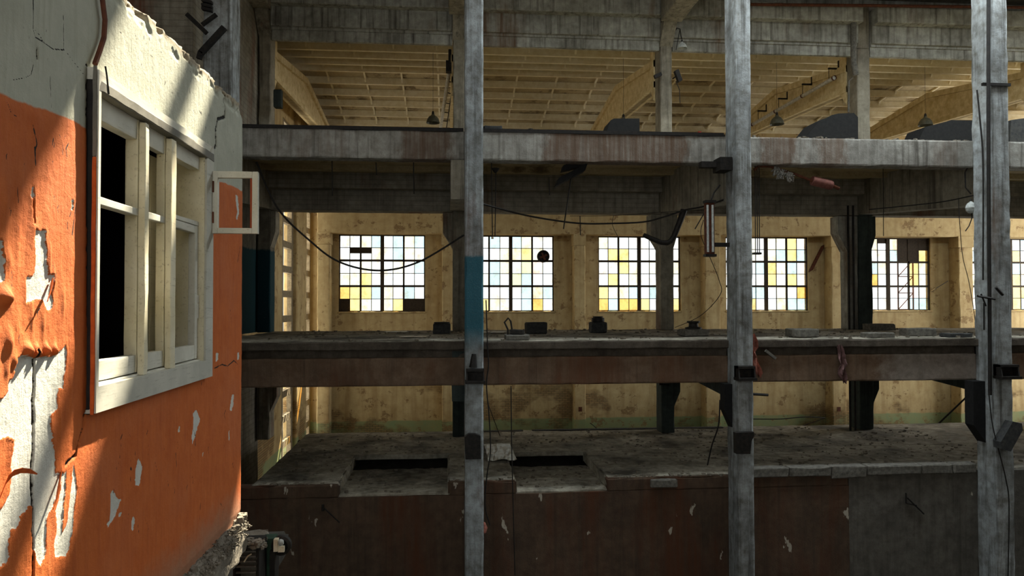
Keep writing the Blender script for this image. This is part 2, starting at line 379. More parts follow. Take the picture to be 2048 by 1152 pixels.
    def obox(s, c, ex, ey, ez):
        """box from a centre and three half-extent vectors"""
        c, ex, ey, ez = map(Vector, (c, ex, ey, ez))
        v = [c+ex*a+ey*b+ez*d for d in (-1, 1) for b in (-1, 1) for a in (-1, 1)]
        return s.add(v, [(0, 2, 3, 1), (4, 5, 7, 6), (0, 1, 5, 4), (2, 6, 7, 3), (0, 4, 6, 2), (1, 3, 7, 5)])
    def build(s, name, mat, parent=None, origin=None, local=False, smooth=None):
        me = bpy.data.meshes.new(name)
        o = bpy.data.objects.new(name, me); COL.objects.link(o)
        if parent is not None:
            org = Vector((0, 0, 0)) if local else Vector(parent['_o'])
            o.parent = parent; o['_o'] = tuple(org)
        else:
            if origin is None:
                a = np.array(s.v); origin = ((a[:, 0].min()+a[:, 0].max())/2, (a[:, 1].min()+a[:, 1].max())/2, a[:, 2].min())
            org = Vector(origin); o.location = org; o['_o'] = tuple(org)
        me.from_pydata([(v[0]-org.x, v[1]-org.y, v[2]-org.z) for v in s.v], [], s.f)
        me.materials.append(M[mat] if isinstance(mat, str) else mat)
        if s.smooth if smooth is None else smooth:
            me.polygons.foreach_set('use_smooth', [len(p.vertices) < 7 for p in me.polygons])
            try: me.set_sharp_from_angle(angle=math.radians(40))
            except Exception: pass
        me.update(); return o

def tag(o, label=None, cat=None, group=None, kind=None):
    if label: o['label'] = label
    if cat: o['category'] = cat
    if group: o['group'] = group
    if kind: o['kind'] = kind
    return o
def empty(name, loc, label=None, cat=None, group=None, kind=None):
    o = bpy.data.objects.new(name, None); COL.objects.link(o); o.location = loc; o['_o'] = tuple(loc); o.empty_display_size = 0.2
    return tag(o, label, cat, group, kind)
def struct(mb, name, mat, **kw): return tag(mb.build(name, mat, **kw), kind='structure')
def thing(mb, name, mat, label, cat, group=None, **kw): return tag(mb.build(name, mat, **kw), label, cat, group, 'thing')
def sag(a, b, s, n=24, wob=0.0):
    a, b = Vector(a), Vector(b); out = []
    for i in range(n+1):
        t = i/n; p = a.lerp(b, t); p.z -= s*4*t*(1-t)
        if wob: p += noise.noise_vector(p*1.7)*wob*min(1, 4*t*(1-t)*3)
        out.append(p)
    return out

# ------------------------------------------------------------------ main sizes
YF, YC0, YC1 = 17.2, 16.55, 17.23          # beam faces / front columns
YS = 22.9                                   # second row of columns (front faces)
YW = 35.2                                   # window wall
Z1T, Z1B = zz(261, YF), zz(321, YF)
ZMB = zz(770, YF); ZS = -0.88
ZF = -4.12
XL = xx(500, YF, 968)
ROOFZ = 10.0
FC = [(xx(402, YC0), xx(460, YC0)), (xx(930, YC0), xx(967, YC0)), (xx(1475, YC0), xx(1506, YC0)), (xx(1989, YC0), xx(2024, YC0))]
p_ = FC[3][0]-FC[2][0]; FC.append((FC[3][0]+p_, FC[3][1]+p_))
SX = [(xx(514, YS), xx(540, YS)), None, (xx(1322, YS), xx(1348, YS)), (xx(1718, YS), xx(1746, YS))]
sp = (SX[3][0]+SX[3][1]-SX[2][0]-SX[2][1])/2; c2 = (SX[2][0]+SX[2][1])/2
SX[1] = (c2-sp-0.2, c2-sp+0.2); SX.append((c2+2*sp-0.2, c2+2*sp+0.2)); SX.append((c2+3*sp-0.2, c2+3*sp+0.2))
SC_ = [(a+b)/2 for a, b in SX]
XR = SC_[5]+7.0                             # end of what is built along the facade
XE = -7.6                                   # end wall

# ------------------------------------------------------------------ shell
FLOORZ = -8.0
struct(MB().box(-9, XR+1, -6, YW+0.4, FLOORZ-0.3, FLOORZ), 'floor', 'floor_dark')
m = MB(); m.box(XE-0.4, XE, 5.6, 24.2, FLOORZ, ROOFZ+0.6)
struct(m, 'wall_hall_end', 'back_concrete')
struct(MB().box(XR, XR+0.4, -6, 24.0, FLOORZ, ROOFZ+0.6), 'wall_far_end', 'back_concrete')
struct(MB().box(-9, -2.0, -6.4, -6, FLOORZ, ROOFZ+0.6).box(3.0, XR+0.4, -6.4, -6, FLOORZ, ROOFZ+0.6).box(-2.0, 3.0, -6.4, -6, FLOORZ, 0.5).box(-2.0, 3.0, -6.4, -6, 4.7, ROOFZ+0.6), 'wall_behind', 'back_concrete')
m = MB(); m.box(-2.0, 3.0, -6.25, -6.15, 0.5, 0.6); m.box(-2.0, 3.0, -6.25, -6.15, 4.6, 4.7); m.box(-2.0, 3.0, -6.25, -6.15, 2.55, 2.65)
for x in (-2.0, -.78, .45, 1.68, 2.9): m.box(x, x+.1, -6.25, -6.15, 0.5, 4.7)
struct(m, 'window_11', 'steel_frame')  # added opening behind the camera, lets fill light onto camera-facing faces
# roof of the front hall, with two rows of slabs missing
m = MB()
A0, A1, B0, B1 = 10.42, 11.96, 14.55, 16.50
for y0, y1 in ((-6.4, A0), (A1, B0), (B1, 23.6)): m.box(-9, XR+1, y0, y1, ROOFZ, ROOFZ+0.3)
m.box(-9, -6.0, A0, B1, ROOFZ, ROOFZ+0.3); m.box(-6.0, 3.2, 15.22, B1, ROOFZ, ROOFZ+0.3)  # second piece is unseen, added over the gap to keep sun off the junk
struct(m, 'ceiling_hall', 'back_concrete')
m = MB(); m.box(-6.0, XR, 11.34, 11.50, ROOFZ+0.06, ROOFZ+0.2); struct(m, 'shadow_bar', 'rusty')  # unseen bar across the roof gap, placed to cast the dark streak

# ------------------------------------------------------------------ near plaster wall with peeling paint
U0, U1, ZB, ZT = 0.5, wl(484, 400)[0], wl(463, 1050)[1], wl(300, 34)[1]
WIN = dict(u0=wl(199, 500, 0.0)[0], u1=wl(412, 500, 0.0)[0], z1=0.90, z0=-0.36)
peels = [
 [(66,458),(88,463),(87,482),(91,500),(90,524),(95,551),(107,549),(105,567),(100,588),(105,601),(103,616),(97,622),(92,620),(87,610),(84,600),(70,598),(50,606),(51,590),(50,567),(52,556),(64,553),(68,545),(69,524),(67,485)],
 [(-12,480),(0,482),(4,511),(7,561),(0,566),(-12,560)],
 [(-30,805),(0,799),(12,782),(13,764),(24,756),(25,732),(29,719),(40,710),(63,716),(87,714),(111,712),(119,703),(129,692),(132,703),(129,737),(125,758),(124,777),(116,776),(113,790),(113,816),(100,830),(98,845),(102,875),(101,880),(107,904),(109,947),(126,947),(121,956),(106,1007),(100,1020),(91,1038),(89,1110),(79,1134),(71,1116),(65,1092),(64,1035),(62,1010),(56,1013),(39,1032),(33,1056),(21,1059),(15,1092),(14,1122),(0,1131),(-30,1140),(-30,1020),(0,1020),(18,986),(23,950),(18,929),(24,880),(14,871),(0,877),(-30,880)],
 [(110,1019),(113,1007),(120,962),(124,950),(131,941),(130,977),(125,1020),(123,1066),(133,1044),(136,1007),(142,971),(145,932),(150,947),(153,977),(148,1020),(142,1068),(136,1101),(130,1113),(109,1113),(107,1086),(112,1062)],
 [(275,914),(284,935),(280,956),(277,971),(269,971),(269,944)],
 [(224,980),(236,998),(242,998),(236,1013),(230,1032),(222,1044),(216,1054),(213,1047),(219,1041),(219,1013),(219,992)],
 [(238,1026),(243,1024),(241,1033),(237,1034)], [(266,1032),(269,1038),(265,1062),(262,1059),(263,1038)],
 [(384,828),(392,818),(400,840),(396,850),(392,862),(389,874),(384,888),(382,872),(385,852)],
 [(463,789),(467,789),(466,811),(462,823),(459,819)], [(457,861),(459,861),(458,882),(456,880)],
 [(471,390),(475,392),(477,411),(478,427),(474,440),(471,438),(474,424),(472,411)],
 [(61,375),(66,373),(67,395),(62,398),(59,390)], [(141,401),(145,400),(145,420),(141,420)],
 [(404,905),(406,904),(405,914),(403,913)], [(432,705),(437,707),(436,720),(431,724)], [(356,852),(359,853),(358,866),(355,864)],
 [(474,706),(478,704),(477,718),(474,720)],
]
cracks = [
 (3.2, [(176,132),(176,300),(175,500),(176,700),(177,822)]),  # gap beside the casing; its shade is painted in as a dark crack
 (2.6, [(67,700),(68,760),(66,800),(66,850),(66,900),(62,950),(65,1000),(64,1050),(66,1100),(64,1160)]),
 (1.6, [(177,800),(177,811),(165,835),(166,853),(158,877),(153,896),(151,910),(130,929)]),
 (0.9, [(66,-5),(66,21),(66,58),(70,74),(87,84),(106,98),(129,100)]),
 (0.5, [(70,60),(80,72),(84,80)]), (0.45, [(135,106),(148,124),(169,150)]),
 (2.2, [(444,180),(451,190),(450,235),(436,238),(432,264),(433,290),(426,301)]),
 (0.8, [(428,737),(443,729),(454,732),(467,721),(475,729)]),
 (1.4, [(68,296),(69,330)]), (1.6, [(64,400),(66,445)]), (1.0, [(63,248),(71,288),(68,304)]),
 (0.7, [(67,128),(62,150),(48,156),(25,160)]), (1.6, [(74,100),(75,115)]), (0.8, [(117,270),(124,290),(124,310)]), (0.8, [(10,200),(20,225),(33,235)]),
 (0.9, [(408,700),(404,745),(402,770)]), (0.8, [(310,925),(314,945)]), (0.9, [(350,905),(352,940)]), (0.7, [(400,1000),(398,1040)]),
 (0.6, [(240,905),(236,930)]), (0.6, [(285,1020),(296,1060)]), (0.6, [(460,620),(463,650)]), (0.8, [(150,405),(143,470)]),
 (0.5, [(100,150),(102,215)]), (0.4, [(127,30),(128,95)]), (0.5, [(480,490),(474,525)]),
]
rc = random.Random(12)
for _ in range(46):                                   # hairline splits in the paint
    if rc.random() < .45: x, y = rc.uniform(2, 150), rc.uniform(260, 700)
    else: x, y = rc.uniform(200, 465), rc.uniform(790, 1060)
    L_ = rc.uniform(8, 34); k_ = rc.uniform(-.25, .25)
    cracks.append((rc.uniform(.35, .8), [(x, y), (x+L_*k_, y+L_*.4), (x+L_*k_*.4+rc.uniform(-2, 2), y+L_)]))
for _ in range(34):                                   # short dark scars in the upper plaster
    x = rc.uniform(225, 420); y0 = 30+(x-300)*.95; y = rc.uniform(max(4, y0+14), y0+120); L_ = rc.uniform(3, 14)
    cracks.append((rc.uniform(.35, .8), [(x, y), (x+rc.uniform(-2, 5), y+L_)]))
def hasharr(n):  # lattice noise helpers on numpy arrays
    rng = np.random.RandomState(n); return rng.rand(256, 256)
def vnoise(x, y, seed):
    tb = hasharr(seed); xi = np.floor(x).astype(int); yi = np.floor(y).astype(int); fx = x-xi; fy = y-yi
    fx = fx*fx*(3-2*fx); fy = fy*fy*(3-2*fy); g = lambda a, b: tb[a & 255, b & 255]
    return (g(xi, yi)*(1-fx)+g(xi+1, yi)*fx)*(1-fy)+(g(xi, yi+1)*(1-fx)+g(xi+1, yi+1)*fx)*fy
def fbm(x, y, seed, o=4):
    s = 0; a = 1; t = 0
    for i in range(o): s = s+a*vnoise(x*2**i, y*2**i, seed+i); t += a; a *= 0.5
    return s/t
def segdist(U, Z, pts, closed):
    d = np.full(U.shape, 9.0); n = len(pts)
    for i in range(n if closed else n-1):
        (ax, ay), (bx, by) = pts[i], pts[(i+1) % n]
        dx, dy = bx-ax, by-ay; L = dx*dx+dy*dy+1e-12
        t = np.clip(((U-ax)*dx+(Z-ay)*dy)/L, 0, 1)
        d = np.minimum(d, np.hypot(U-ax-t*dx, Z-ay-t*dy))
    return d
def inside(U, Z, pts):
    r = np.zeros(U.shape, bool); n = len(pts)
    for i in range(n):
        (ax, ay), (bx, by) = pts[i], pts[(i+1) % n]
        c = ((ay > Z) != (by > Z)) & (U < (bx-ax)*(Z-ay)/(by-ay+1e-12)+ax); r ^= c
    return r
def build_wall():
    us = np.concatenate([np.arange(U0, 2.36, 0.04), np.arange(2.36, 3.16, 0.0042), np.arange(3.16, U1-0.004, 0.010), [U1, U1+0.006, U1+0.01]])
    zs = np.concatenate([np.arange(ZB-0.02, ZT-0.004, 0.0065), [ZT, ZT+0.02, ZT+0.03]])
    nu = np.zeros(len(us)); nu[-2] = -0.03; nu[-1] = -0.26
    nz = np.zeros(len(zs)); nz[-2] = -0.05; nz[-1] = -0.26
    U, Z = np.meshgrid(us, zs, indexing='ij'); Nn = np.minimum(nu[:, None], nz[None, :])
    peel = np.full(U.shape, 0.3)
    for pl in peels:
        q = [wl(*p) for p in pl]; d = segdist(U, Z, q, True); d = np.where(inside(U, Z, q), -d, d); peel = np.minimum(peel, d)
    peel = peel + (fbm(U*55, Z*40, 21, 3)-0.5)*0.010
    band = Z-(0.705+0.042*(U-2.49))+(fbm(U*5, Z*5, 33, 3)-0.5)*0.03
    crk = np.full(U.shape, 9.0); deep = np.full(U.shape, 9.0)
    for w, pl in cracks:
        q = [wl(*p) for p in pl]; u_, _ = q[0]
        wm = max(w, 0.6)*u_/F*1.6
        cd_ = (segdist(U, Z, q, False)+(fbm(U*40, Z*40, 44, 2)-0.5)*wm*1.2)/wm
        crk = np.minimum(crk, cd_)
        if w > 1.5: deep = np.minimum(deep, cd_)
    paint = peel > 0
    n = (fbm(U*30, Z*30, 50, 3)-0.5)*0.0022 + (fbm(U*4, Z*3, 60, 3)-0.5)*0.006
    low = np.clip(-band/0.03, 0, 1)
    loose = np.clip((3.25-U)/0.5, 0.12, 1)*low
    bul = np.clip(fbm(U*11, Z*6, 70, 3)-0.5, 0, 1)*0.010*loose
    lift = 0.0045*np.exp(-np.maximum(peel, 0)/0.016)*np.clip(fbm(U*14, Z*9, 80, 2)*2.4-0.65, 0.08, 1.2)*np.clip(loose, 0.3, 1)
    for bx, by, ru, rz, a in ((50,702,.022,.026,.070),(68,706,.016,.026,.060),(88,702,.016,.024,.060),(106,702,.014,.022,.045),(62,640,.012,.05,.014),(84,650,.012,.05,.012),
                              (30,650,.020,.05,.012),(6,596,.030,.030,.075),(14,690,.022,.05,.035),(24,720,.016,.03,.016),(10,742,.014,.03,.016),
                              (6,410,.030,.10,.018),(14,520,.02,.03,.016),(105,560,.012,.05,.016),(97,520,.012,.06,.014),(20,905,.02,.05,.014),(28,1090,.03,.06,.010),(120,962,.012,.05,.014),
                              (216,1010,.020,.08,.008),(244,1004,.012,.05,.006),(382,838,.04,.05,.010),(402,842,.03,.06,.008),(340,920,.03,.05,.005),(350,935,.02,.06,.006),(300,945,.02,.06,.005),
                              (420,880,.04,.06,.006),(455,640,.04,.08,.006),(470,600,.03,.06,.006),(125,610,.010,.06,.008),(140,800,.010,.08,.006),(118,840,.010,.06,.008)):
        cu, cz = wl(bx, by); bul = bul + 0.42*a*np.exp(-((U-cu)/ru)**2-((Z-cz)/rz)**2)*low
    bul = bul+(fbm(U*26, Z*12, 120, 3)-0.5)*0.0022*np.clip(loose, 0.35, 1)*low
    # blisters: short raised lips with a hard lower edge
    rb = np.random.RandomState(3)
    for _ in range(70):
        bu, bz = rb.uniform(2.5, 5.2), rb.uniform(-1.45, 0.6); ww, hh, aa = rb.uniform(.006, .02), rb.uniform(.015, .05), rb.uniform(.0008, .0022)
        du = (U-bu)/ww; dz = (Z-bz)/hh
        bul = bul+aa*np.exp(-du**2)*np.where(dz > 0, np.exp(-dz**2), np.exp(-(dz*4)**2))*low
    # folds running down the loose sheet
    fold = np.clip(np.sin(U*62+6*fbm(U*6, Z*3, 91, 2))*0.5+0.2, 0, 1)*0.0035*loose*np.clip(fbm(U*5, Z*4, 95, 2)*2-0.7, 0, 1)
    n = n+np.where(paint, 0.0025*low+bul+lift+fold, 0.0)
    n = n-np.where(deep < 1.3, 0.016*np.clip(1.3-deep, 0, 1), 0)
    # broken crest
    crest = np.clip((Z-(ZT-0.10))/0.10, 0, 1)
    n = n-crest*np.clip(fbm(U*16, Z*16, 101, 3)-0.45, 0, 1)*0.16
    Zo = Z+np.where(Z >= ZT-1e-6, (fbm(U*9, Z*0, 110, 4)-0.5)*0.05, 0)
    n = n+Nn
    bot = np.clip((ZB+0.05-Z)/0.05, 0, 1); n = n-bot*0.01
    co = np.stack([n, U, Zo], -1).reshape(-1, 3)
    a, b = U.shape; ii = np.arange(a*b).reshape(a, b)
    q = np.stack([ii[:-1, :-1], ii[1:, :-1], ii[1:, 1:], ii[:-1, 1:]], -1).reshape(-1, 4)
    cu = (U[:-1, :-1]+U[1:, 1:]).reshape(-1)/2; cz = (Z[:-1, :-1]+Z[1:, 1:]).reshape(-1)/2
    keep = ~((cu > WIN['u0']-0.01) & (cu < WIN['u1']+0.03) & (cz > WIN['z0']-0.03) & (cz < WIN['z1']+0.03)); q = q[keep]
    me = bpy.data.meshes.new('wall_left'); me.vertices.add(len(co)); me.vertices.foreach_set('co', co.ravel())
    me.loops.add(q.size); me.loops.foreach_set('vertex_index', q.ravel()); me.polygons.add(len(q))
    me.polygons.foreach_set('loop_start', np.arange(len(q))*4); me.polygons.foreach_set('loop_total', np.full(len(q), 4))
    me.polygons.foreach_set('use_smooth', np.ones(len(q), bool)); me.update(calc_edges=True)
    for nm, arr in (('peel', peel), ('crack', crk), ('band', band)):
        me.attributes.new(nm, 'FLOAT', 'POINT').data.foreach_set('value', np.clip(arr, -1, 9).astype('f').ravel())
    wc = np.stack([U, Z, np.zeros_like(U)], -1).astype('f')
    me.attributes.new('wallco', 'FLOAT_VECTOR', 'POINT').data.foreach_set('vector', wc.ravel())
    me.materials.append(M['orange_wall'])
    o = bpy.data.objects.new('wall_left', me); COL.objects.link(o); o.location = (WX, 0, 0); o.rotation_euler = (0, 0, WA)
    return tag(o, kind='structure')
build_wall()

def wobj(name, kind='structure', label=None, cat=None):      # an empty in the near wall's own frame
    e = empty(name, (WX, 0, 0), label, cat, None, kind); e.rotation_euler = (0, 0, WA); e['_o'] = (0, 0, 0); return e
def wb(m, name, mat, parent): return m.build(name, mat, parent, local=True)
def wthing(m, name, mat, label, cat, group=None):
    o = m.build(name, mat, None, origin=(0, 0, 0)); o.location = (WX, 0, 0); o.rotation_euler = (0, 0, WA); return tag(o, label, cat, group, 'thing')
# room behind the window (in wall frame: x = out of the wall, y = along it)
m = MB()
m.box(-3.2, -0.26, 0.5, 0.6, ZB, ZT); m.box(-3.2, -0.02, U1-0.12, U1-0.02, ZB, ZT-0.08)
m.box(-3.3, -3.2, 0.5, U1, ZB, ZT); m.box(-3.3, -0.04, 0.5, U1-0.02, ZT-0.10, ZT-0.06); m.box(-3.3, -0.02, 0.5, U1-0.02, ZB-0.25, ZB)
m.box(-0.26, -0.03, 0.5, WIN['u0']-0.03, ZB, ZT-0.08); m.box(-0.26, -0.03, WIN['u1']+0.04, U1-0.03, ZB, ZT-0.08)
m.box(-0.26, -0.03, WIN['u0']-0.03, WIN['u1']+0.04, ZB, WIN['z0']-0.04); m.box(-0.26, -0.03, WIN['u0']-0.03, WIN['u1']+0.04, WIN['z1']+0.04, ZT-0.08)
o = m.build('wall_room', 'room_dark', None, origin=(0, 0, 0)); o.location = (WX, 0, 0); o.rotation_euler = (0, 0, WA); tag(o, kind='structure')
# foundation under the wall, recessed below its broken edge
m = MB(); m.box(-3.3, -0.10, 0.5, U1-0.1, FLOORZ, ZB-0.2)
o = m.build('wall_foundation', 'floor_dark', None, origin=(0, 0, 0)); o.location = (WX, 0, 0); o.rotation_euler = (0, 0, WA); tag(o, kind='structure')

# ---- wooden window in the near wall
W = wobj('window_1')
NT_ = 0.042
def P(px, py, n): return wl(px, py, n)
ul, zl0 = P(191, 826, NT_); _, zl1 = P(193, 129, NT_); ur, _ = P(425, 753, NT_)
ui = P(199, 500, NT_)[0]; uo = P(413, 500, NT_)[0]
zt_i = P(199, 186, NT_)[1]; zb_i = P(202, 772, NT_)[1]; zt_o = (zl1+P(425, 293, NT_)[1])/2; zb_o = (zl0+P(425, 753, NT_)[1])/2
def board(name, mat, x0, x1, y0, y1, z0, z1, parent=W, amp=0.0022):
    mm = MB(); mm.rbox(x0, x1, y0, y1, z0, z1, seg=0.06, amp=amp, chip=0.004, freq=9); return wb(mm, name, mat, parent)
# casing boards with mitred corners
def casing(pts, n0, n1, name='casing_board', mat='wood_grey'):
    mm = MB(); k = len(pts); mm.add([(n0, a, b) for a, b in pts]+[(n1, a, b) for a, b in pts],
        [tuple(range(k-1, -1, -1)), tuple(range(k, 2*k))]+[(i, (i+1) % k, (i+1) % k+k, i+k) for i in range(k)]); return wb(mm, name, mat, W)
zt2 = zt_o-0.046; zt_g = zt_i+0.010
mm = MB(); mm.rbox(-0.01, NT_+0.004, ul+0.004, ur, zt_g, zt2, 0.05, 0.004, 0.008, 8); wb(mm, 'head_board', 'wood_dark', W)
casing([(ul-0.005, zt_o), (ur+0.01, zt_o), (ur, zt2-0.004), (ul, zt2-0.004)], -0.01, NT_-0.012, mat='wood')
casing([(ul, zb_o), (ui, zb_i), (uo, zb_i), (ur, zb_o)], -0.01, NT_)
casing([(ul, zb_o), (ul, zt_o-0.01), (ui, zt_i+0.06), (ui, zb_i)], 0.022, NT_+0.002, mat='wood')
board('gap_shade', 'cable', -0.03, 0.021, ul+0.002, ul+0.02, zb_o-0.005, zt_o-0.005)  # dark strip beside the casing, standing in for the shade in its gap
casing([(ur, zt_o), (ur, zb_o), (uo, zb_i), (uo, zt_i)], -0.01, NT_)
zsp = P(186, 310, NT_)[1]
board('casing_side', 'flake', 0.022, NT_-0.004, ul-0.008, ul-0.001, zb_o-0.005, zsp)
board('casing_side', 'wood_dark', 0.022, NT_-0.004, ul-0.008, ul-0.001, zsp+0.003, zt_o+0.005)
# jamb lining and frame
m1a, m1b = P(287, 500, 0.03)[0], P(295, 500, 0.03)[0]; m2a, m2b = P(340, 500, 0.03)[0], P(350, 500, 0.03)[0]
NB = -0.09
board('jamb', 'wood_cream', -0.1, NT_-0.024, ui-0.012, ui-0.001, zb_i-0.01, zt_i+0.01)
board('jamb', 'wood_cream', -0.2, NT_-0.012, uo-0.005, uo+0.03, zb_i-0.01, zt_i+0.01)
board('head_rail', 'wood_cream', -0.1, NT_-0.03, ui, uo, zt_i+0.013, zt_i+0.04)
board('sill_rail', 'wood', -0.12, NT_-0.03, ui, uo, zb_i-0.03, zb_i+0.008)
board('mullion', 'wood_cream', 0.003, 0.036, m1a, m1b, zb_i, zt_i)
board('mullion', 'wood_cream', 0.003, 0.036, m2a, m2b, zb_i, zt_i)
zmun = P(199, 400, 0.0)[1]
def sash(name, u0, u1, z0, z1, n0, n1, w, mat, mun=True, mats=None, top=0.07, rw=None):
    rw = rw or w
    r = wb(MB().box(n0, n1, u0, u0+w, z0, z1), name, mat, W)
    wb(MB().rbox(n0, n1, u1-rw, u1, z0, z1, 0.08, .0012, .003, 9), 'stile', mat, r)
    wb(MB().rbox(n0, n1-0.002, u0+w, u1-rw, z0, z0+0.085, 0.08, .0012, .003, 9), 'bottom_rail', mats or mat, r)
    wb(MB().rbox(n0, n1-0.002, u0+w, u1-rw, z1-top, z1, 0.08, .0012, .003, 9), 'top_rail', mats or mat, r)
    if mun: wb(MB().rbox(n0+0.012, n1+0.004, u0+w, u1-rw*0.4, zmun-0.022, zmun+0.014, 0.08, .0012, .003, 9), 'muntin', mats or mat, r)
    return r
zs0, zs1 = zb_i+0.014, zt_i+0.012
NB2 = 0.0
sash('sash', ui+0.002, m1a+0.016, zs0, zs1, -0.056, 0.002, 0.03, 'wood_cream', mats='wood', top=0.10, rw=0.022)
sash('sash', m1b-0.016, m2a+0.016, zs0, zs1, -0.042, 0.002, 0.018, 'wood_cream', mats='wood', top=0.10, rw=0.022)
s3 = sash('sash', m2b-0.012, uo-0.03, zs0, zmun+0.02, -0.04, 0.0, 0.018, 'wood', mun=False, top=0.045, rw=0.045)
# pale shutter boards inside, behind bays two and three
for k in range(3):
    u0 = 4.27+k*0.30; wb(MB().rbox(-0.275, -0.25, u0, u0+0.285, zb_i-0.02, zt_i, 0.12, .0015, .003, 9), 'inner_board', 'wood_cream', W)
wb(MB().box(-0.25, -0.20, 4.74, 4.80, zb_i-0.02, zt_i), 'inner_post', 'wood_grey', W)
# opened vent casement, swung straight out of the wall
uv_ = P(425, 400, NT_)[0]+0.02
n1v = 0.318; zv1 = P(425, 338, 0.06)[1]; zv0 = P(425, 463, 0.06)[1]-0.006
VM = 'wood'
V = wb(MB().rbox(0.035, 0.072, uv_-0.018, uv_+0.018, zv0, zv1, .06, .0012, .003, 9), 'vent_sash', VM, W)
wb(MB().rbox(n1v-0.036, n1v, uv_-0.018, uv_+0.018, zv0, zv1, .06, .0012, .003, 9), 'stile', VM, V)
wb(MB().rbox(0.072, n1v-0.036, uv_-0.018, uv_+0.018, zv0, zv0+0.036, .06, .0012, .003, 9), 'bottom_rail', VM, V)
wb(MB().rbox(0.072, n1v-0.036, uv_-0.018, uv_+0.018, zv1-0.042, zv1, .06, .0012, .003, 9), 'top_rail', VM, V)
wb(MB().box(n1v-0.05, n1v-0.036, uv_-0.006, uv_+0.012, zv0+0.036, zv1-0.042), 'glazing_bead', 'wood_red', V)
for zc in (zv1-0.10, zv0+0.10):
    mm = MB().box(0.018, 0.036, uv_-0.05, uv_-0.02, zc-0.035, zc+0.035); mm.tube([(0.045, uv_-0.022, zc-0.035), (0.045, uv_-0.022, zc+0.035)], 0.007)
    wb(mm, 'hinge', 'rusty', V)
mm = MB(); mm.tube([(-0.002, uo-0.028, -0.09), (-0.002, uo-0.028, 0.0)], 0.008, 8)
mm.tube([(-0.002, uo-0.028, 0.004), (-0.002, uo-0.028, 0.05)], 0.008, 8); wb(mm, 'hinge', 'wood', W)
# upper fixed light of the third bay
board('transom', 'wood', -0.06, 0.0, m2b, uo-0.01, zmun+0.022, zmun+0.05)
board('head_piece', 'wood', -0.06, 0.0, m2b, uo-0.01, zt_i-0.07, zt_i+0.012)

# loose paint tongue and flakes standing off the wall
def strip(pts, w, name, mat, label, cat='paint flake', th=0.0015, group=None):
    mm = MB(); n = len(pts); vs = []
    for i, (u, nn, z) in enumerate(pts):
        a = Vector(pts[max(i-1, 0)]); b = Vector(pts[min(i+1, n-1)]); t = (b-a).normalized()
        side = t.cross(Vector((0, 1, 0))).normalized() if abs(t.y) < 0.9 else Vector((1, 0, 0))
        ww = w[i]
        c = Vector((nn, u, z)); sd = Vector((0.35, 0, 0.93)) if abs(pts[-1][0]-pts[0][0]) > abs(pts[-1][2]-pts[0][2]) else Vector((0.45, 0.89, 0))
        for e in (-1, 1):
            for q in (-1, 1): vs.append(c+sd*ww*e+Vector((th*q, 0, 0)))
    fs = []
    for i in range(n-1):
        b = i*4; fs += [(b, b+2, b+6, b+4), (b+1, b+5, b+7, b+3), (b, b+4, b+5, b+1), (b+2, b+3, b+7, b+6)]
    fs += [(0, 1, 3, 2), (4*n-4, 4*n-2, 4*n-1, 4*n-3)]
    mm.add(vs, fs); mm.smooth = True
    return wthing(mm, name, mat, label, cat, group)
def wpts(lst): return [(wl(x, y, n)[0], n, wl(x, y, n)[1]) for x, y, n in lst]
strip(wpts([(-14, 1030, .012), (4, 985, .03), (14, 960, .045), (27, 946, .06), (42, 941, .066), (58, 942, .064), (74, 948, .055)]),
      [.022, .020, .016, .012, .010, .008, .002], 'paint_flake', 'flake', 'curled orange paint tongue sticking out over the vertical crack')
strip(wpts([(104, 560, .006), (103, 575, .016), (99, 590, .026), (95, 602, .034)]), [.010, .014, .012, .004], 'paint_flake', 'flake',
      'hanging orange paint flake beside the upper bare plaster patch')
strip(wpts([(122, 945, .005), (117, 975, .018), (113, 1000, .028), (106, 1018, .032)]), [.010, .012, .010, .003], 'paint_flake', 'flake',
      'folded orange paint flake above the forked bare patch')

# old conduit running down to the window head
q = [wl(x, y, 0.02) for x, y in ((204, -30), (205, 0), (210, 40), (208, 75), (200, 100), (190, 128))]
m = MB(); pts = [(0.02, a, b) for a, b in q]; m.tube(pts, 0.011, 8)
wthing(m, 'conduit', 'rusty', 'bent brown conduit running down the grey plaster to the wooden window', 'pipe')
m = MB(); q = [wl(x, y, 0.01) for x, y in ((193, 132), (196, 150), (198, 170), (200, 188))]; m.tube([(0.046, a, b) for a, b in q], 0.004, 6)
wthing(m, 'loose_wire', 'cable', 'short dark wire trailing over the head of the wooden window', 'wire')
# broken slab edge below the wall
rnd = random.Random(5)
m = MB(); m.rbox(-0.22, 0.045, 0.5, U1+0.03, ZB-0.30, ZB-0.012, 0.05, 0.035, 0.06, 6)
o = m.build('floor_edge', 'rubble', None, origin=(0, 0, 0)); o.location = (WX, 0, 0); o.rotation_euler = (0, 0, WA); tag(o, kind='structure')
m = MB()
for i in range(1500):
    u = rnd.uniform(3.3, U1+0.01); n = rnd.uniform(0.0, 0.085)*(0.6+0.5*rnd.random()); s = rnd.uniform(0.003, 0.010)*(2.2 if rnd.random() < .06 else 1)
    m.chunk((n, u, ZB-0.015-n*1.0+rnd.uniform(-.01, .02)+s*0.3), s, s, s*0.8, rnd)
for i in range(10):
    u = U1-0.06+rnd.uniform(-.08, .05); n = rnd.uniform(0.01, 0.04); s = rnd.uniform(0.012, 0.03); m.chunk((n, u, ZB+s*.3), s, s, s, rnd)
o = m.build('rubble', 'rubble', None, origin=(0, 0, 0)); o.location = (WX, 0, 0); o.rotation_euler = (0, 0, WA)
tag(o, 'grey plaster rubble heaped along the broken foot of the orange wall', 'rubble', None, 'stuff')
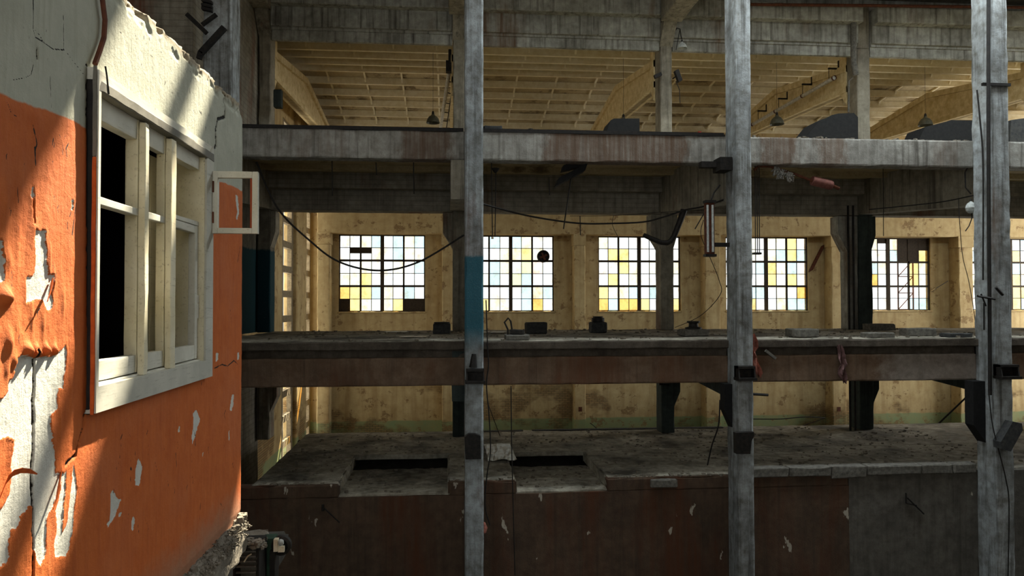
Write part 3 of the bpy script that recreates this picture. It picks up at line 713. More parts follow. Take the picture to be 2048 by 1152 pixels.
#@@PART2
# ------------------------------------------------------------------ front row of columns
names = ['tall concrete column with pale corner strip behind the broken wall top', 'tall grey concrete column with a teal painted band at mid height',
         'tall stained concrete column with a dark side face between the two brown beams', 'tall concrete column wrapped with dark cables near the hall corner',
         'tall concrete column beyond the cable wrapped one']
cols = []
for k, (a, b) in enumerate(FC):
    e = empty('concrete_column', ((a+b)/2, (YC0+YC1)/2, FLOORZ), names[k], 'column', None, 'thing')
    m = MB(); m.rbox(a, b, YC0, YC1, FLOORZ, ROOFZ, 0.28, 0.010, 0.035, 2.1)
    m.build('shaft', 'column_teal' if k == 1 else 'column', e); cols.append(e)
    if k in (2, 3):   # haunch towards the dark beam under the middle gallery
        zt, zb = zz(770, YC1), zz(862 if k == 2 else 900, YC1)
        d = 0.18 if k == 2 else 0.30
        m = MB(); m.prism([(a+0.02, zt), (a-d, zt), (a-d, zb+0.45), (a+0.02, zb)], 'y', YC0+0.35, YC1-0.02); m.build('haunch', 'soot_block', e)
# steel brackets bolted to the columns
def plate(name, label, box, Y, d, col_i, mat='black_metal', hook=None):
    x0, y0, x1, y1 = box
    a = at(x0, y0, Y); b = at(x1, y1, Y)
    e = empty(name, ((a.x+b.x)/2, YC0, b.z), label, 'bracket', None, 'thing')
    h = a.z-b.z
    MB().box(a.x, b.x, YC0-d*0.25, YC0+0.012, b.z, a.z).build('back_plate', mat, e)
    MB().box(a.x-0.02, b.x+0.02, YC0-d, YC0, b.z, b.z+h*0.2).build('shelf', mat, e)
    MB().box(a.x, b.x, YC0-d*0.8, YC0, a.z-h*0.16, a.z).build('cap', mat, e)
    for xs in (a.x, b.x-0.03): MB().prism([(YC0, b.z), (YC0-d*0.9, b.z+h*0.15), (YC0-d*0.7, a.z), (YC0, a.z)], 'x', xs, xs+0.03).build('cheek', mat, e)
    if hook: hook(e)
    return e
def spike(e):
    a = at(946, 735, YC0-0.06); b = at(948, 708, YC0-0.06)
    MB().tube([a, b], [0.09, 0.05], 6).build('post', 'black_metal', e)
plate('steel_bracket', 'black steel bracket with a short post on the teal banded column', (932, 738, 968, 766), YC0-0.1, 0.28, 1, hook=spike)
plate('steel_bracket', 'open black steel box bracket on the stained column beside the salmon rag', (1472, 732, 1506, 760), YC0-0.1, 0.30, 2)
plate('steel_bracket', 'black steel bracket holding torn metal on the cable wrapped column', (1993, 729, 2030, 757), YC0-0.1, 0.30, 3)
def blockplate(poly, label, d=0.16, mat='black_metal'):
    pts = [xz(x, y, YC0-d) for x, y in poly]
    m = MB(); m.prism(pts, 'y', YC0-d, YC0+0.01); thing(m, 'steel_plate', mat, label, 'plate')
blockplate([(1472, 866), (1508, 864), (1509, 872), (1503, 882), (1501, 908), (1473, 908)], 'dark bent steel plate low on the stained column')
blockplate([(929, 874), (938, 868), (950, 868), (961, 872), (962, 918), (931, 919)], 'dark scorched steel plate low on the teal banded column')
blockplate([(2026, 843), (2044, 847), (2046, 860), (2022, 903), (2003, 898), (2002, 884)], 'dark timber offcut leaning on the cable wrapped column', 0.25, 'dark_block')
# small box bracket under the upper beam
e = empty('beam_clamp', at(1446, 330, 16.9), 'small black clamp box under the upper beam beside the stained column', 'bracket', None, 'thing')
a, b = at(1436, 316, 16.9), at(1460, 342, 16.9); MB().box(a.x, b.x, 16.75, 17.25, b.z, a.z).build('box', 'black_metal', e)
a, b = at(1400, 324, 17.1), at(1437, 336, 17.1); MB().box(a.x, b.x, 17.0, 17.2, b.z, a.z).build('arm', 'black_metal', e)

# ------------------------------------------------------------------ front beams, bay by bay
bays = [(FC[0][1], FC[1][0]), (FC[1][1], FC[2][0]), (FC[2][1], FC[3][0]), (FC[3][1], FC[4][0])]
where = ['between the broken wall and the teal banded column', 'between the teal banded column and the stained column', 'between the stained column and the cable wrapped column', 'beyond the cable wrapped column']
for k, (a, b) in enumerate(bays):
    a -= 0.03; b += 0.03
    m = MB(); m.rbox(a, b, YF, YF+0.42, Z1B, Z1T-0.04, 0.3, 0.010, 0.03, 2)
    thing(m, 'concrete_beam', 'beam_grey', 'stained grey upper beam '+where[k], 'beam')
    if k < 2:
        m = MB(); m.box(a+0.05, b-0.05, YF-0.02, YF+0.10, Z1T-0.05, Z1T-0.005); m.box(a+0.05, b-0.05, YF+0.06, YF+0.10, Z1T-0.05, Z1T+0.05)
        thing(m, 'edge_rail', 'black_metal', 'dark steel edge angle '+where[k], 'rail')
    m = MB(); m.rbox(a, b, YF, YF+0.45, ZMB, zz(714, YF), 0.3, 0.010, 0.03, 2)
    thing(m, 'concrete_beam', 'beam_brown', 'brown stained middle beam '+where[k], 'beam')
    m = MB(); m.rbox(a, b, YF+0.06, YF+0.5, zz(718, YF), ZS-0.1, 0.12, 0.035, 0.04, 4); m.rbox(a, b, 17.10, 17.30, zz(699, 17.1), ZS-0.012, 0.2, 0.014, 0.04, 3)
    struct(m, 'trim_%d' % (k+1), 'edge_dark')
# gallery slabs
xa = FC[0][0]-0.2
m = MB(); m.rbox(xa, XR, 17.24, 24.0, ZS-0.12, ZS, 0.30, 0.022, 0.06, 1.9)
struct(m, 'floor_middle', 'slab')
m = MB(); m.rbox(xa, XR, YF+0.2, 23.4, 3.92, Z1T-0.03, 0.6, 0.008, 0.03, 1.7); m.box(xa, XR, 21.2, 21.4, 3.78, 3.95)
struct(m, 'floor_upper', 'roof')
# lower gallery floor with two sunken bays
RY = 20.4; ZR = ZF-0.27
r1a, r1b = xx(712, RY, 905), xx(896, RY, 905); r2a, r2b = xx(1012, RY, 903), xx(1166, RY, 903)
m = MB(); m.rbox(XL, XR, RY, 24.0, ZF-0.13, ZF, 0.3, 0.02, 0.05, 2.2)
for a, b in ((XL, r1a), (r1b, r2a), (r2b, XR)): m.rbox(a, b, YF+0.12, RY+0.02, ZF-0.3, ZF+0.003, 0.2, 0.03, 0.09, 2.2)
for a, b in ((r1a, r1b), (r2a, r2b)): m.rbox(a-0.05, b+0.05, YF+0.12, RY-0.5, ZR-0.2, ZR, 0.22, 0.03, 0.05, 2.6)
struct(m, 'floor_lower', 'slab')
struct(MB().box(XL-.2, XR, 23.5, 23.7, FLOORZ, ZF-.15), 'dark_backing', 'floor_dark')  # added backing that keeps the slots of the sunken bays dark
xg = xx(1696, YF)
m = MB(); m.rbox(XE, xg, YF+0.05, YF+0.5, FLOORZ, ZR-0.05, 0.5, 0.015, 0.0, 1.4)
for a, b in ((XE, r1a), (r1b, r2a), (r2b, xg)): m.rbox(a, b, YF+0.05, YF+0.3, ZR-0.06, ZF-0.015, 0.22, 0.018, 0.07, 3)
struct(m, 'wall_lower', 'lower_wall')
m = MB(); m.rbox(xg, XR, YF+0.05, YF+0.5, FLOORZ, ZF-0.03, 0.5, 0.015, 0.0, 1.4); struct(m, 'wall_lower_grey', 'lower_wall_grey')
# broken edge coping in the third bay and beyond
rnd = random.Random(9)
xs = bays[2][0]+0.02; i = 0
while xs < bays[2][1]-0.3:
    w = rnd.uniform(0.8, 1.5); x1 = min(xs+w, bays[2][1]); m = MB()
    m.rbox(xs, x1-0.015, YF-0.02, YF+0.3, zz(967 if i != 2 else 972, YF), zz(947, YF), 0.15, 0.012, 0.04, 4)
    thing(m, 'edge_slab', 'grey_block', ['grey coping slab at the lower floor edge touching the stained column', 'second grey coping slab from the stained column at the lower floor edge',
          'deeper chipped coping slab in the middle of the lower floor edge', 'cracked coping slab at the lower floor edge after the deep one', 'coping slab at the lower floor edge nearest the cable wrapped column', 'last short coping slab at the lower floor edge'][min(i, 5)], 'slab')
    xs = x1; i += 1
m = MB(); a, b = at(1302, 960, YF-0.04), at(1356, 975, YF-0.04); m.rbox(a.x, b.x, YF-0.04, YF+0.25, b.z, a.z, 0.15, 0.01, 0.03, 4)
thing(m, 'edge_slab', 'grey_block', 'grey block set into the lower floor edge before the stained column', 'slab')
# dark curb at the back of the lower floor
for k, (x0, x1, y0) in enumerate(((964, 1046, 862), (1064, 1446, 860))):
    a = at(x0, y0, 23.8); b = at(x1, y0+9, 23.8); m = MB(); m.rbox(a.x, b.x, 23.7, 23.95, ZF-0.02, a.z, 0.3, 0.012, 0.03, 3)
    thing(m, 'curb', 'dark_block', ['short dark curb at the back of the lower floor behind the hanging wires', 'long dark curb at the back of the lower floor'][k], 'curb')

# partition between first front column and first inner column
pxx = SX[0][0]-0.03
m = MB()
m.rbox(pxx-0.2, pxx, YC1, YS+0.3, ZS+0.01, 3.92, 0.5, 0.01, 0, 2); struct(m, 'wall_partition', 'inner_teal')
m = MB(); m.rbox(pxx-0.2, pxx, YC1, YS+0.3, FLOORZ, ZS-0.23, 0.5, 0.02, 0, 2); struct(m, 'wall_partition_lower', 'back_concrete')
m = MB(); m.rbox(pxx-0.2, pxx, YC1, YS+0.3, Z1T, ROOFZ, 0.5, 0.01, 0, 2); struct(m, 'wall_partition_upper', 'back_concrete')

struct(MB().rbox(XE, pxx, YC1+.02, YC1+.22, FLOORZ, ROOFZ, 0.5, 0.01, 0, 2), 'wall_corner', 'back_concrete')
# ------------------------------------------------------------------ inner row of columns
ilab = ['inner column with worn teal paint beside the orange wall end', 'inner column hidden close behind the teal banded column', 'inner column behind the bent black duct with a curved haunch',
        'inner column with pale side and dark green front behind the insulated pipe', 'inner column behind the cable wrapped column', 'last inner column along the gallery']
ZBB = zz(425, YS)                        # underside of the inner beams
for k, (a, b) in enumerate(SX):
    e = empty('inner_column', ((a+b)/2, YS+0.3, FLOORZ), ilab[k], 'column', None, 'thing')
    dm = 'inner_teal' if k == 0 else 'dark_col'; w = b-a
    MB().rbox(a, b, YS, YS+0.62, ZF+0.01, ZS-0.23, 0.3, 0.010, 0.03, 2).build('lower_shaft', 'inner_col' if k == 0 else dm, e)
    MB().rbox(a, b, YS, YS+0.62, ZS, Z1T-0.05, 0.3, 0.010, 0.03, 2).build('middle_shaft', dm if k in (0, 3) else 'inner_col', e)
    MB().rbox(a+0.02, b-0.02, YS, YS+0.62, Z1T+0.01, 8.28, 0.3, 0.010, 0.03, 2).build('upper_shaft', 'inner_col', e)
    MB().rbox(a+0.02, b-0.02, YS, YS+0.2, 8.28, 9.7, 0.3, 0.010, 0.03, 2).build('top_shaft', 'inner_col', e)
    # haunches under the beams, either side
    for s, X in ((-1, a), (1, b)):
        if s < 0 and k in (0, 3): continue
        for nm, zt, h, dd, mt in (('corbel', ZBB-0.015, 0.62, 0.14 if s > 0 else 0.30, dm if (s > 0 and k == 3) else 'inner_col'), ('lower_corbel', zz(768, YS), 0.30, 0.20, dm if k else 'inner_col')):
            if s < 0 and nm == 'lower_corbel' : continue
            m = MB(); m.prism([(X-s*0.03, zt), (X+s*dd, zt), (X+s*dd, zt-h), (X+s*dd*0.25, zt-h-0.35), (X-s*0.03, zt-h-0.55)], 'y', YS+0.04, YS+0.58)
            m.build(nm, mt, e)
    # upper bracket carrying the cross girder
    if k == 3: continue
    m = MB(); m.prism([(YS+0.02, zz(50, YS)+0.15), (YS-0.55, zz(50, YS)+0.15), (YS-0.25, zz(50, YS)-0.25), (YS+0.02, zz(50, YS)-0.55)], 'x', a, b); m.build('bracket', 'inner_col', e)
# pale casing strip on the side of the fourth inner column, with pipes
a = SX[3][0]
m = MB(); m.rbox(xx(1697, YS), a-0.012, YS+0.02, YS+0.5, ZS+.005, ZBB-.02, 0.3, 0.014, 0.03, 2.5)
x1p, x0p = a-0.02, xx(1697, YS)
m.prism([(x1p, ZBB-.02), (x0p-.33, ZBB-.02), (x0p-.33, ZBB-.55), (x0p-.02, ZBB-1.15), (x1p, ZBB-1.2)], 'y', YS+0.01, YS+0.48)
thing(m, 'side_post', 'panel_concrete', 'pale rough post standing against the dark green inner column', 'post')
for dx, lab in ((1698, 'thin dark riser pipe along the pale post of the green inner column'), (1708, 'second riser pipe on the front of the pale post, nearer the green column')):
    m = MB(); x = xx(dx, YS-0.06); m.tube([(x, YS-0.06, ZF), (x, YS-0.06, zz(405, YS))], 0.035, 8); thing(m, 'riser_pipe', 'black_metal', lab, 'pipe')

# ------------------------------------------------------------------ inner longitudinal beams and cross beams
for k in range(5):
    a, b = SX[k][1]+0.004, SX[k+1][0]-0.004
    wh = ['beside the orange wall', 'past the teal column', 'past the stained column', 'past the cable wrapped column', 'at the far end'][k]
    m = MB(); m.rbox(a, b, YS-0.05, YS+0.5, ZBB, zz(383, YS-0.05), 0.4, 0.010, 0.02, 2)
    thing(m, 'inner_beam', 'back_concrete', 'dark lower inner beam over the far windows '+wh, 'beam')
    m = MB(); m.rbox(a, b, YS-0.45, YS+0.3, zz(380, YS-0.45), 3.96, 0.4, 0.010, 0.02, 2)
    thing(m, 'inner_beam', 'back_concrete', 'dark upper inner beam tucked below the gallery ceiling '+wh, 'beam')
    m = MB(); Y = YS-0.15; m.rbox(a, b, Y, Y+0.28, zz(65, Y), zz(24, Y), 0.4, 0.008, 0.02, 2); m.box(a, b, Y+0.1, Y+0.28, zz(70, Y), zz(64, Y))
    m.rbox(a, b, Y-0.3, Y+0.28, zz(20, Y-0.3), zz(-14, Y-0.3), 0.4, 0.008, 0.02, 2); m.box(a, b, Y+0.05, Y+0.28, zz(24, Y), zz(18, Y))
    thing(m, 'roof_beam', 'panel_concrete', 'water streaked concrete panel beam below the hall roof '+wh, 'beam')
    m = MB(); m.rbox(a, b, YS, YS+0.15, zz(93, YS), zz(71, YS), 0.4, 0.008, 0.02, 2)
    thing(m, 'eaves_beam', 'panel_concrete', 'narrow dripping eaves beam under the streaked panel '+wh, 'beam')
cl = ['beside the orange wall', 'on the teal banded column line', 'on the stained column line', 'on the cable wrapped column line']
for k in range(4):
    a, b = SX[k]; c = (a+b)/2; cf = (FC[k][0]+FC[k][1])/2
    m = MB(); m.prism([(YC1+.02, 2.42), (YC1+.02, 3.9), (YS-0.01, 3.9), (YS-0.01, 2.85)], 'x', max(c-0.28, pxx+.02), c+0.24)
    thing(m, 'cross_beam', 'inner_col', 'deep tapered cross beam under the upper gallery '+cl[k], 'beam')
    m = MB(); m.prism([(YC1+.02, -2.28), (YC1+.02, ZS-0.24), (YS-0.01, ZS-0.24), (YS-0.01, -1.9)], 'x', max(c-0.25, pxx+.02), c+0.22)
    thing(m, 'cross_beam', 'dark_col', 'dark cross beam below the middle gallery '+cl[k], 'beam')
    if k == 3: continue
    m = MB(); zb = zz(47, YS); m.rbox(a-0.12, b+0.12, YC1+0.02, YS-0.56, zb, zb+0.9, 0.4, 0.012, 0.03, 2)
    thing(m, 'cross_girder', 'inner_col', 'heavy cross girder at the top of the hall '+cl[k], 'girder')

# ------------------------------------------------------------------ roof of the far hall
def ribz(Y): return 8.33+0.118*(Y-23) if Y <= 29 else 9.04-0.112*(Y-29)
xs0, xs1 = XE, XR+0.4
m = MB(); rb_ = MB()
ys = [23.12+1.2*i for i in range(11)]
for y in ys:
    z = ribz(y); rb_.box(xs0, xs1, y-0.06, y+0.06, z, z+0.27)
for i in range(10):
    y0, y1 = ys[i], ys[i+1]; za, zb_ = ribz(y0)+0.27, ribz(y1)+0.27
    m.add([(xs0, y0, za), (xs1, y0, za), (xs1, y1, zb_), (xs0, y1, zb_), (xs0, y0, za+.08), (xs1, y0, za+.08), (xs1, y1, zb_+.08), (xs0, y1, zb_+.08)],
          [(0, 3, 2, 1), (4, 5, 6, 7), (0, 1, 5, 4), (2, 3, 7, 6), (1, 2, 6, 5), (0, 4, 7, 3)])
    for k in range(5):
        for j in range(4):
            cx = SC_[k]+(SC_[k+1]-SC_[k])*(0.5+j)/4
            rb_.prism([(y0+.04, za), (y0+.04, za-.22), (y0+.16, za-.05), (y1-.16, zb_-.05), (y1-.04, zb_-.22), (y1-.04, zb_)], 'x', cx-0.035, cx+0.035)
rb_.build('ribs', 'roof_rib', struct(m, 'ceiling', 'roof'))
struct(MB().box(xs0, xs1, 23.18, 23.3, 8.64, ROOFZ), 'wall_clerestory', 'panel_concrete')
glab = ['sloping cream roof girder beside the partition', 'cream roof girder partly hidden by the teal banded column', 'cream gabled roof girder meeting the inner column with the hook lamp', 'cream roof girder carrying the long tube light',
        'cream roof girder beside the cable wrapped column', 'last cream roof girder']
for k in range(6):
    c = SC_[k]-0.05
    top = [(YS+0.64, 7.93), (29.0, 8.70), (YW-.02, 8.02)]; bot = [(YW-.02, 7.62), (29.0, 7.32), (YS+0.64, 7.03)]
    e = empty('roof_girder', (c, 29, 7.1), glab[k], 'girder', None, 'thing')
    MB().prism(top+bot, 'x', c-0.10, c+0.10).build('web', 'cream_girder', e)
    up = lambda L, d: [(y, z+d) for y, z in L]
    MB().prism(up(top, 0.0)+up(top, -0.22)[::-1], 'x', c-0.20, c+0.20).build('top_flange', 'cream_girder', e)
    MB().prism(up(bot, 0.20)+up(bot, 0.0)[::-1], 'x', c-0.20, c+0.20).build('bottom_flange', 'cream_girder', e)
    MB().prism([(YS+0.64, 6.6), (YS+1.05, 7.06), (YS+1.05, 8.3), (YS+0.64, 8.3)], 'x', c-0.18, c+0.18).build('bearing', 'cream_girder', e)

# ------------------------------------------------------------------ window wall of the far hall
wpx = [(677, 850), (935, 1108), (1197, 1362), (1452, 1617), (1697, 1862), (1945, 2106)]
zwt, zwb = zz(471, YW), zz(623, YW)
wx = [(xx(a, YW), xx(b, YW)) for a, b in wpx]
m = MB(); x = XE
for a, b in wx: m.box(x, a, YW, YW+0.4, zwb, zwt); x = b
m.box(x, XR+0.4, YW, YW+0.4, zwb, zwt)
m.rbox(XE, XR+0.4, YW, YW+0.4, FLOORZ, zwb, 0.6, 0.012, 0, 1.5); m.box(XE, XR+0.4, YW, YW+0.4, zwt, 9)
struct(m, 'wall_back', 'cream_wall')
rnd = random.Random(21)
WHITE, CREAMW, BLUE, YEL, ORA, PINK, GRN, DARK = (1.0,1.0,1.0), (1.0,.95,.74), (.66, .86, .93), (.99, .80, .34), (.98, .62, .18), (.95,.78,.68), (.80,.84,.52), (.10,.08,.06)
def palette(w):
    r = rnd.random(); base = {0: (.74, .20, .06, .0), 1: (.74, .14, .10, .0), 2: (.68, .24, .06, .02), 3: (.58, .24, .14, .04), 4: (.66, .15, .16, .03), 5: (.56, .2, .16, .08)}[w]
    for pr, c in zip(base, (WHITE, CREAMW, BLUE, YEL)):
        if r < pr: break
        r -= pr
    else: c = PINK if rnd.random() < .4 else GRN
    j = rnd.uniform(.86, 1.0); return tuple(min(1, q*j) for q in c)
special = {  # (column, row) row 0 at the top
 0: {(1,1): 'half', (2,1): 'half', (0,5): DARK, (6,5): DARK, (7,5): DARK, (0,4): ORA, (1,4): YEL, (1,3): CREAMW, (2,2): CREAMW, (2,3): YEL, (1,5): YEL, (2,4): YEL, (2,5): CREAMW, (5,5): YEL, (7,0): BLUE, (7,2): BLUE, (5,1): BLUE},
 1: {(5,1): YEL, (5,2): GRN, (4,3): GRN, (6,5): ORA, (6,2): PINK, (0,5): YEL, (1,5): YEL, (5,5): BLUE, (5,4): BLUE, (7,4): BLUE},
 2: {(1,1): YEL, (2,1): YEL, (1,3): YEL, (2,2): YEL, (0,4): YEL, (0,5): ORA, (1,4): CREAMW, (2,4): CREAMW, (2,5): ORA, (3,5): ORA, (4,5): YEL, (1,5): BLUE, (3,4): BLUE, (7,5): YEL, (4,4): WHITE},
 3: {(4,0): CREAMW, (5,0): CREAMW, (6,0): YEL, (6,1): YEL, (4,2): YEL, (5,2): CREAMW, (6,3): YEL, (4,3): YEL, (6,2): BLUE, (7,5): BLUE, (7,1): BLUE, (3,2): BLUE, (3,4): BLUE, (5,4): CREAMW, (5,1): BLUE, (6,5): BLUE, (7,4): ORA, (4,4): 'open', (4,5): 'open', (6,4): 'open'},
 4: {(2,3): ORA, (1,3): BLUE, (2,2): BLUE, (3,0): 'half', (5,0): DARK, (6,0): DARK, (7,0): DARK, (5,1): DARK, (6,1): DARK, (7,1): YEL, (4,1): BLUE, (7,2): CREAMW, (4,2): 'open', (5,2): 'open', (4,3): 'open', (5,3): 'open', (4,4): 'open', (5,4): 'open', (4,5): 'open', (5,5): 'open', (6,2): YEL, (6,3): YEL, (6,4): WHITE, (7,5): BLUE, (6,5): BLUE, (2,1): WHITE, (1,1): WHITE},
 5: {(0,0): CREAMW, (3,1): CREAMW, (3,2): BLUE, (3,3): YEL, (3,5): YEL, (4,3): YEL, (4,5): YEL, (4,2): BLUE}}
def grid_window(k, a, b, z0, z1, Y):
    W_ = empty('window_%d' % (k+2), ((a+b)/2, Y, z0), kind='structure')
    w, h = b-a, z1-z0; fr = MB(); f = 0.055
    fr.box(a, b, Y-.05, Y+.05, z0, z0+f); fr.box(a, b, Y-.05, Y+.05, z1-f, z1); fr.box(a, a+f, Y-.05, Y+.05, z0, z1); fr.box(b-f, b, Y-.05, Y+.05, z0, z1)
    fr.build('frame', 'steel_frame', W_)
    mu = MB(); mu.box((a+b)/2-0.085, (a+b)/2+0.085, Y-.05, Y+.05, z0+f, z1-f); mu.build('mullion', 'steel_frame', W_)
    bars = MB()
    for q in (1, 2): zc = z0+h*q/3; bars.box(a+f, b-f, Y-.035, Y+.035, zc-.05, zc+.05)
    for q in (1, 3): xc = a+w*q/4; bars.box(xc-.042, xc+.042, Y-.035, Y+.035, z0+f, z1-f)
    bars.build('casement_bars', 'steel_frame', W_)
    thin = MB()
    for q in (1, 3, 5, 7): xc = a+w*q/8; thin.box(xc-.015, xc+.015, Y-.02, Y+.02, z0+f, z1-f)
    for q in (1, 3, 5): zc = z0+h*q/6; thin.box(a+f, b-f, Y-.018, Y+.018, zc-.015, zc+.015)
    thin.build('glazing_bars', 'steel_frame', W_)
    g = MB(); cols_ = []; dk = MB()
    for c in range(8):
        for r in range(6):
            s = special[k].get((c, r)); col = palette(k) if s is None or isinstance(s, str) else s
            x0, x1 = a+w*c/8, a+w*(c+1)/8; zt_, zb_ = z1-h*r/6, z1-h*(r+1)/6
            if s == 'open': continue
            if s is DARK:
                dk.box(x0+.012, x1-.012, Y-.012, Y+.012, zb_+.012, zt_-.012); continue
            if s == 'half':
                dk.box(x0+.012, x1-.012, Y-.012, Y+.012, zb_+(zt_-zb_)*.55, zt_-.012); zt_ = zb_+(zt_-zb_)*.5
                continue
            g.add([(x0+.006, Y, zb_+.006), (x1-.006, Y, zb_+.006), (x1-.006, Y, zt_-.006), (x0+.006, Y, zt_-.006),
                   (x0+.006, Y+.005, zb_+.006), (x1-.006, Y+.005, zb_+.006), (x1-.006, Y+.005, zt_-.006), (x0+.006, Y+.005, zt_-.006)],
                  [(0, 1, 2, 3), (5, 4, 7, 6), (0, 4, 5, 1), (1, 5, 6, 2), (2, 6, 7, 3), (3, 7, 4, 0)])
            cols_ += [tuple(math.sqrt(max(0, q)) for q in col)]*6   # a ray meets front and back of the pane
    o = g.build('panes', 'glass', W_, smooth=False); ca = o.data.attributes.new('tint', 'FLOAT_COLOR', 'FACE')
    for i, cc in enumerate(cols_): ca.data[i].color = (*cc, 1)
    if dk.v: dk.build('boarded_panes', 'steel_frame', W_)
for k, (a, b) in enumerate(wx): grid_window(k, a, b, zwb, zwt, YW+0.14)
# sills, pilasters and crane lintel
m = MB(); m.rbox(xx(634, 34.5), XR, 34.45, YW-0.01, zz(468, 34.45), zz(427, 34.45), 0.6, 0.012, 0.02, 1.5)
thing(m, 'lintel_beam', 'cream_beam', 'long cream crane lintel running above all the grid windows', 'beam')
pil = [(634, 659), (884, 910), (1149, 1171), (1411, 1441), (1664, 1691), (1919, 1947)]
plab = ['cream pilaster at the hall corner beside the first grid window', 'rust stained cream pilaster between first and second grid windows', 'cream pilaster with a square cap between second and third grid windows',
        'cream pilaster beside the hanging tube fixture, after the third grid window', 'cream pilaster with a brace, after the fourth grid window', 'cream pilaster after the broken grid window']
for k, (p0, p1) in enumerate(pil):
    Y = 34.45; a, b = xx(p0, Y), xx(p1, Y)
    e = empty('pilaster', ((a+b)/2, Y, FLOORZ), plab[k], 'pilaster', None, 'thing')
    MB().rbox(a, b, Y, YW-0.005, FLOORZ, zz(489, Y), 0.4, 0.014, 0.04, 2).build('shaft', 'cream', e)
    MB().box(a-0.03, b+0.03, Y-0.03, YW-.004, zz(490, Y), zz(467, Y)).build('cap', 'cream_beam', e)
    if k in (2, 4, 5): 
        a2, b2 = at((p0+p1)/2-3, 814, Y-0.005), at((p0+p1)/2+4, 823, Y-0.005); MB().box(a2.x, b2.x, Y-0.012, Y+0.02, b2.z, a2.z).build('socket_plate', 'rusty', e)
# each sill belongs to its own window
for (a, b), k in zip(wx, range(6)):
    mm = MB(); mm.rbox(a-0.05, b+0.05, YW-0.05, YW+0.1, zwb-0.07, zwb+0.01, 0.2, 0.015, 0.03, 4); mm.build('sill', 'cream', bpy.data.objects['window_%d' % (k+2)])

# end wall with lattice windows
XW = -6.35
def Yat(px): return XW*1.0/ (ray(px, 560).x/ray(px, 560).y)
ya0, ya1, yb0, yb1 = Yat(564), Yat(587), Yat(606), 35.15
m = MB(); m.box(XW-0.4, XW, 23.6, ya0, FLOORZ, 9); m.rbox(XW-0.4, XW+0.16, ya1, yb0, FLOORZ, 9, 0.5, 0.02, 0.03, 2); m.box(XW-0.4, XW, yb1, YW, FLOORZ, 9)
m.box(XW-0.4, XW, ya0, yb1, 7.2, 9); m.box(XE, XW-0.3, 23.6, 24.3, FLOORZ, 9)
struct(m, 'wall_end', 'cream_wall')
for k, (y0, y1) in enumerate(((ya0, ya1), (yb0, yb1))):
    W_ = empty('window_%d' % (k+8), (XW, (y0+y1)/2, FLOORZ), kind='structure')
    fr = MB(); w = y1-y0; fr.box(XW-.2, XW-.02, y0, y0+w*.14, FLOORZ, 7.2); fr.box(XW-.2, XW-.02, y1-w*.14, y1, FLOORZ, 7.2); fr.build('frame', 'frame_light', W_)
    br = MB(); z = -7.6
    zsx = []
    while z < 7.2: br.box(XW-.2, XW-.02, y0+w*.14, y1-w*.14, z, z+.26); zsx.append(z+.26); z += .98
    br.build('crossbars', 'frame_light', W_)
    g = MB(); n = 0
    for z in zsx:
        if z+.72 > 7.2: continue
        g.add([(XW-.11, y0+w*.14, z), (XW-.11, y1-w*.14, z), (XW-.11, y1-w*.14, z+.72), (XW-.11, y0+w*.14, z+.72)], [(0, 1, 2, 3)]); n += 1
    o = g.build('panes', 'glass', W_, smooth=False); ca = o.data.attributes.new('tint', 'FLOAT_COLOR', 'FACE')
    rr = random.Random(k+40)
    for i in range(n): q = rr.uniform(.30, .50); ca.data[i].color = (q, q*.96, q*.86, 1)
# glazed far end of the hall
W_ = empty('window_10', (XR, 29.5, -3), kind='structure')
struct(MB().box(XR, XR+0.4, 24, 25.2, FLOORZ, 9).box(XR, XR+0.4, 34.4, YW+.4, FLOORZ, 9).box(XR, XR+0.4, 25.2, 34.4, 6.4, 9).box(XR, XR+0.4, 25.2, 34.4, FLOORZ, -4), 'wall_glazed_end', 'cream_wall')
br = MB()
for i in range(8): y = 25.2+9.2*i/7; br.box(XR+.1, XR+.2, y-.05, y+.05, -4, 6.4)
for i in range(8): z = -4+10.4*i/7; br.box(XR+.1, XR+.2, 25.2, 34.4, z-.05, z+.05)
br.build('frame', 'steel_frame', W_)

# ------------------------------------------------------------------ things on, under and in front of the galleries
def onslab(px, py, Z, ymax=23.6, ymin=17.4):
    p = atz(px, py, Z); y = min(max(p.y, ymin), ymax); q = at(px, py, y); return Vector((q.x, y, Z))
def block(name, label, x0, y0, x1, y1, Z, depth, mat, cat='block', ymax=23.4, top=None, amp=0.012):
    """a block seen between the pixels, standing on the slab at height Z"""
    c = onslab((x0+x1)/2, y1, Z, ymax); a = at(x0, y0, c.y); b = at(x1, y1, c.y)
    h = max(0.05, a.z-b.z); e = empty(name, (c.x, c.y+depth/2, Z), label, cat, None, 'thing') if top else None
    m = MB(); m.rbox(a.x, b.x, c.y, c.y+depth, Z, Z+h*(1.0 if not top else top[0]), 0.15, amp, 0.03, 4)
    if not top: return thing(m, name, mat, label, cat)
    m.build('body', mat, e); return e, a, b, c, h
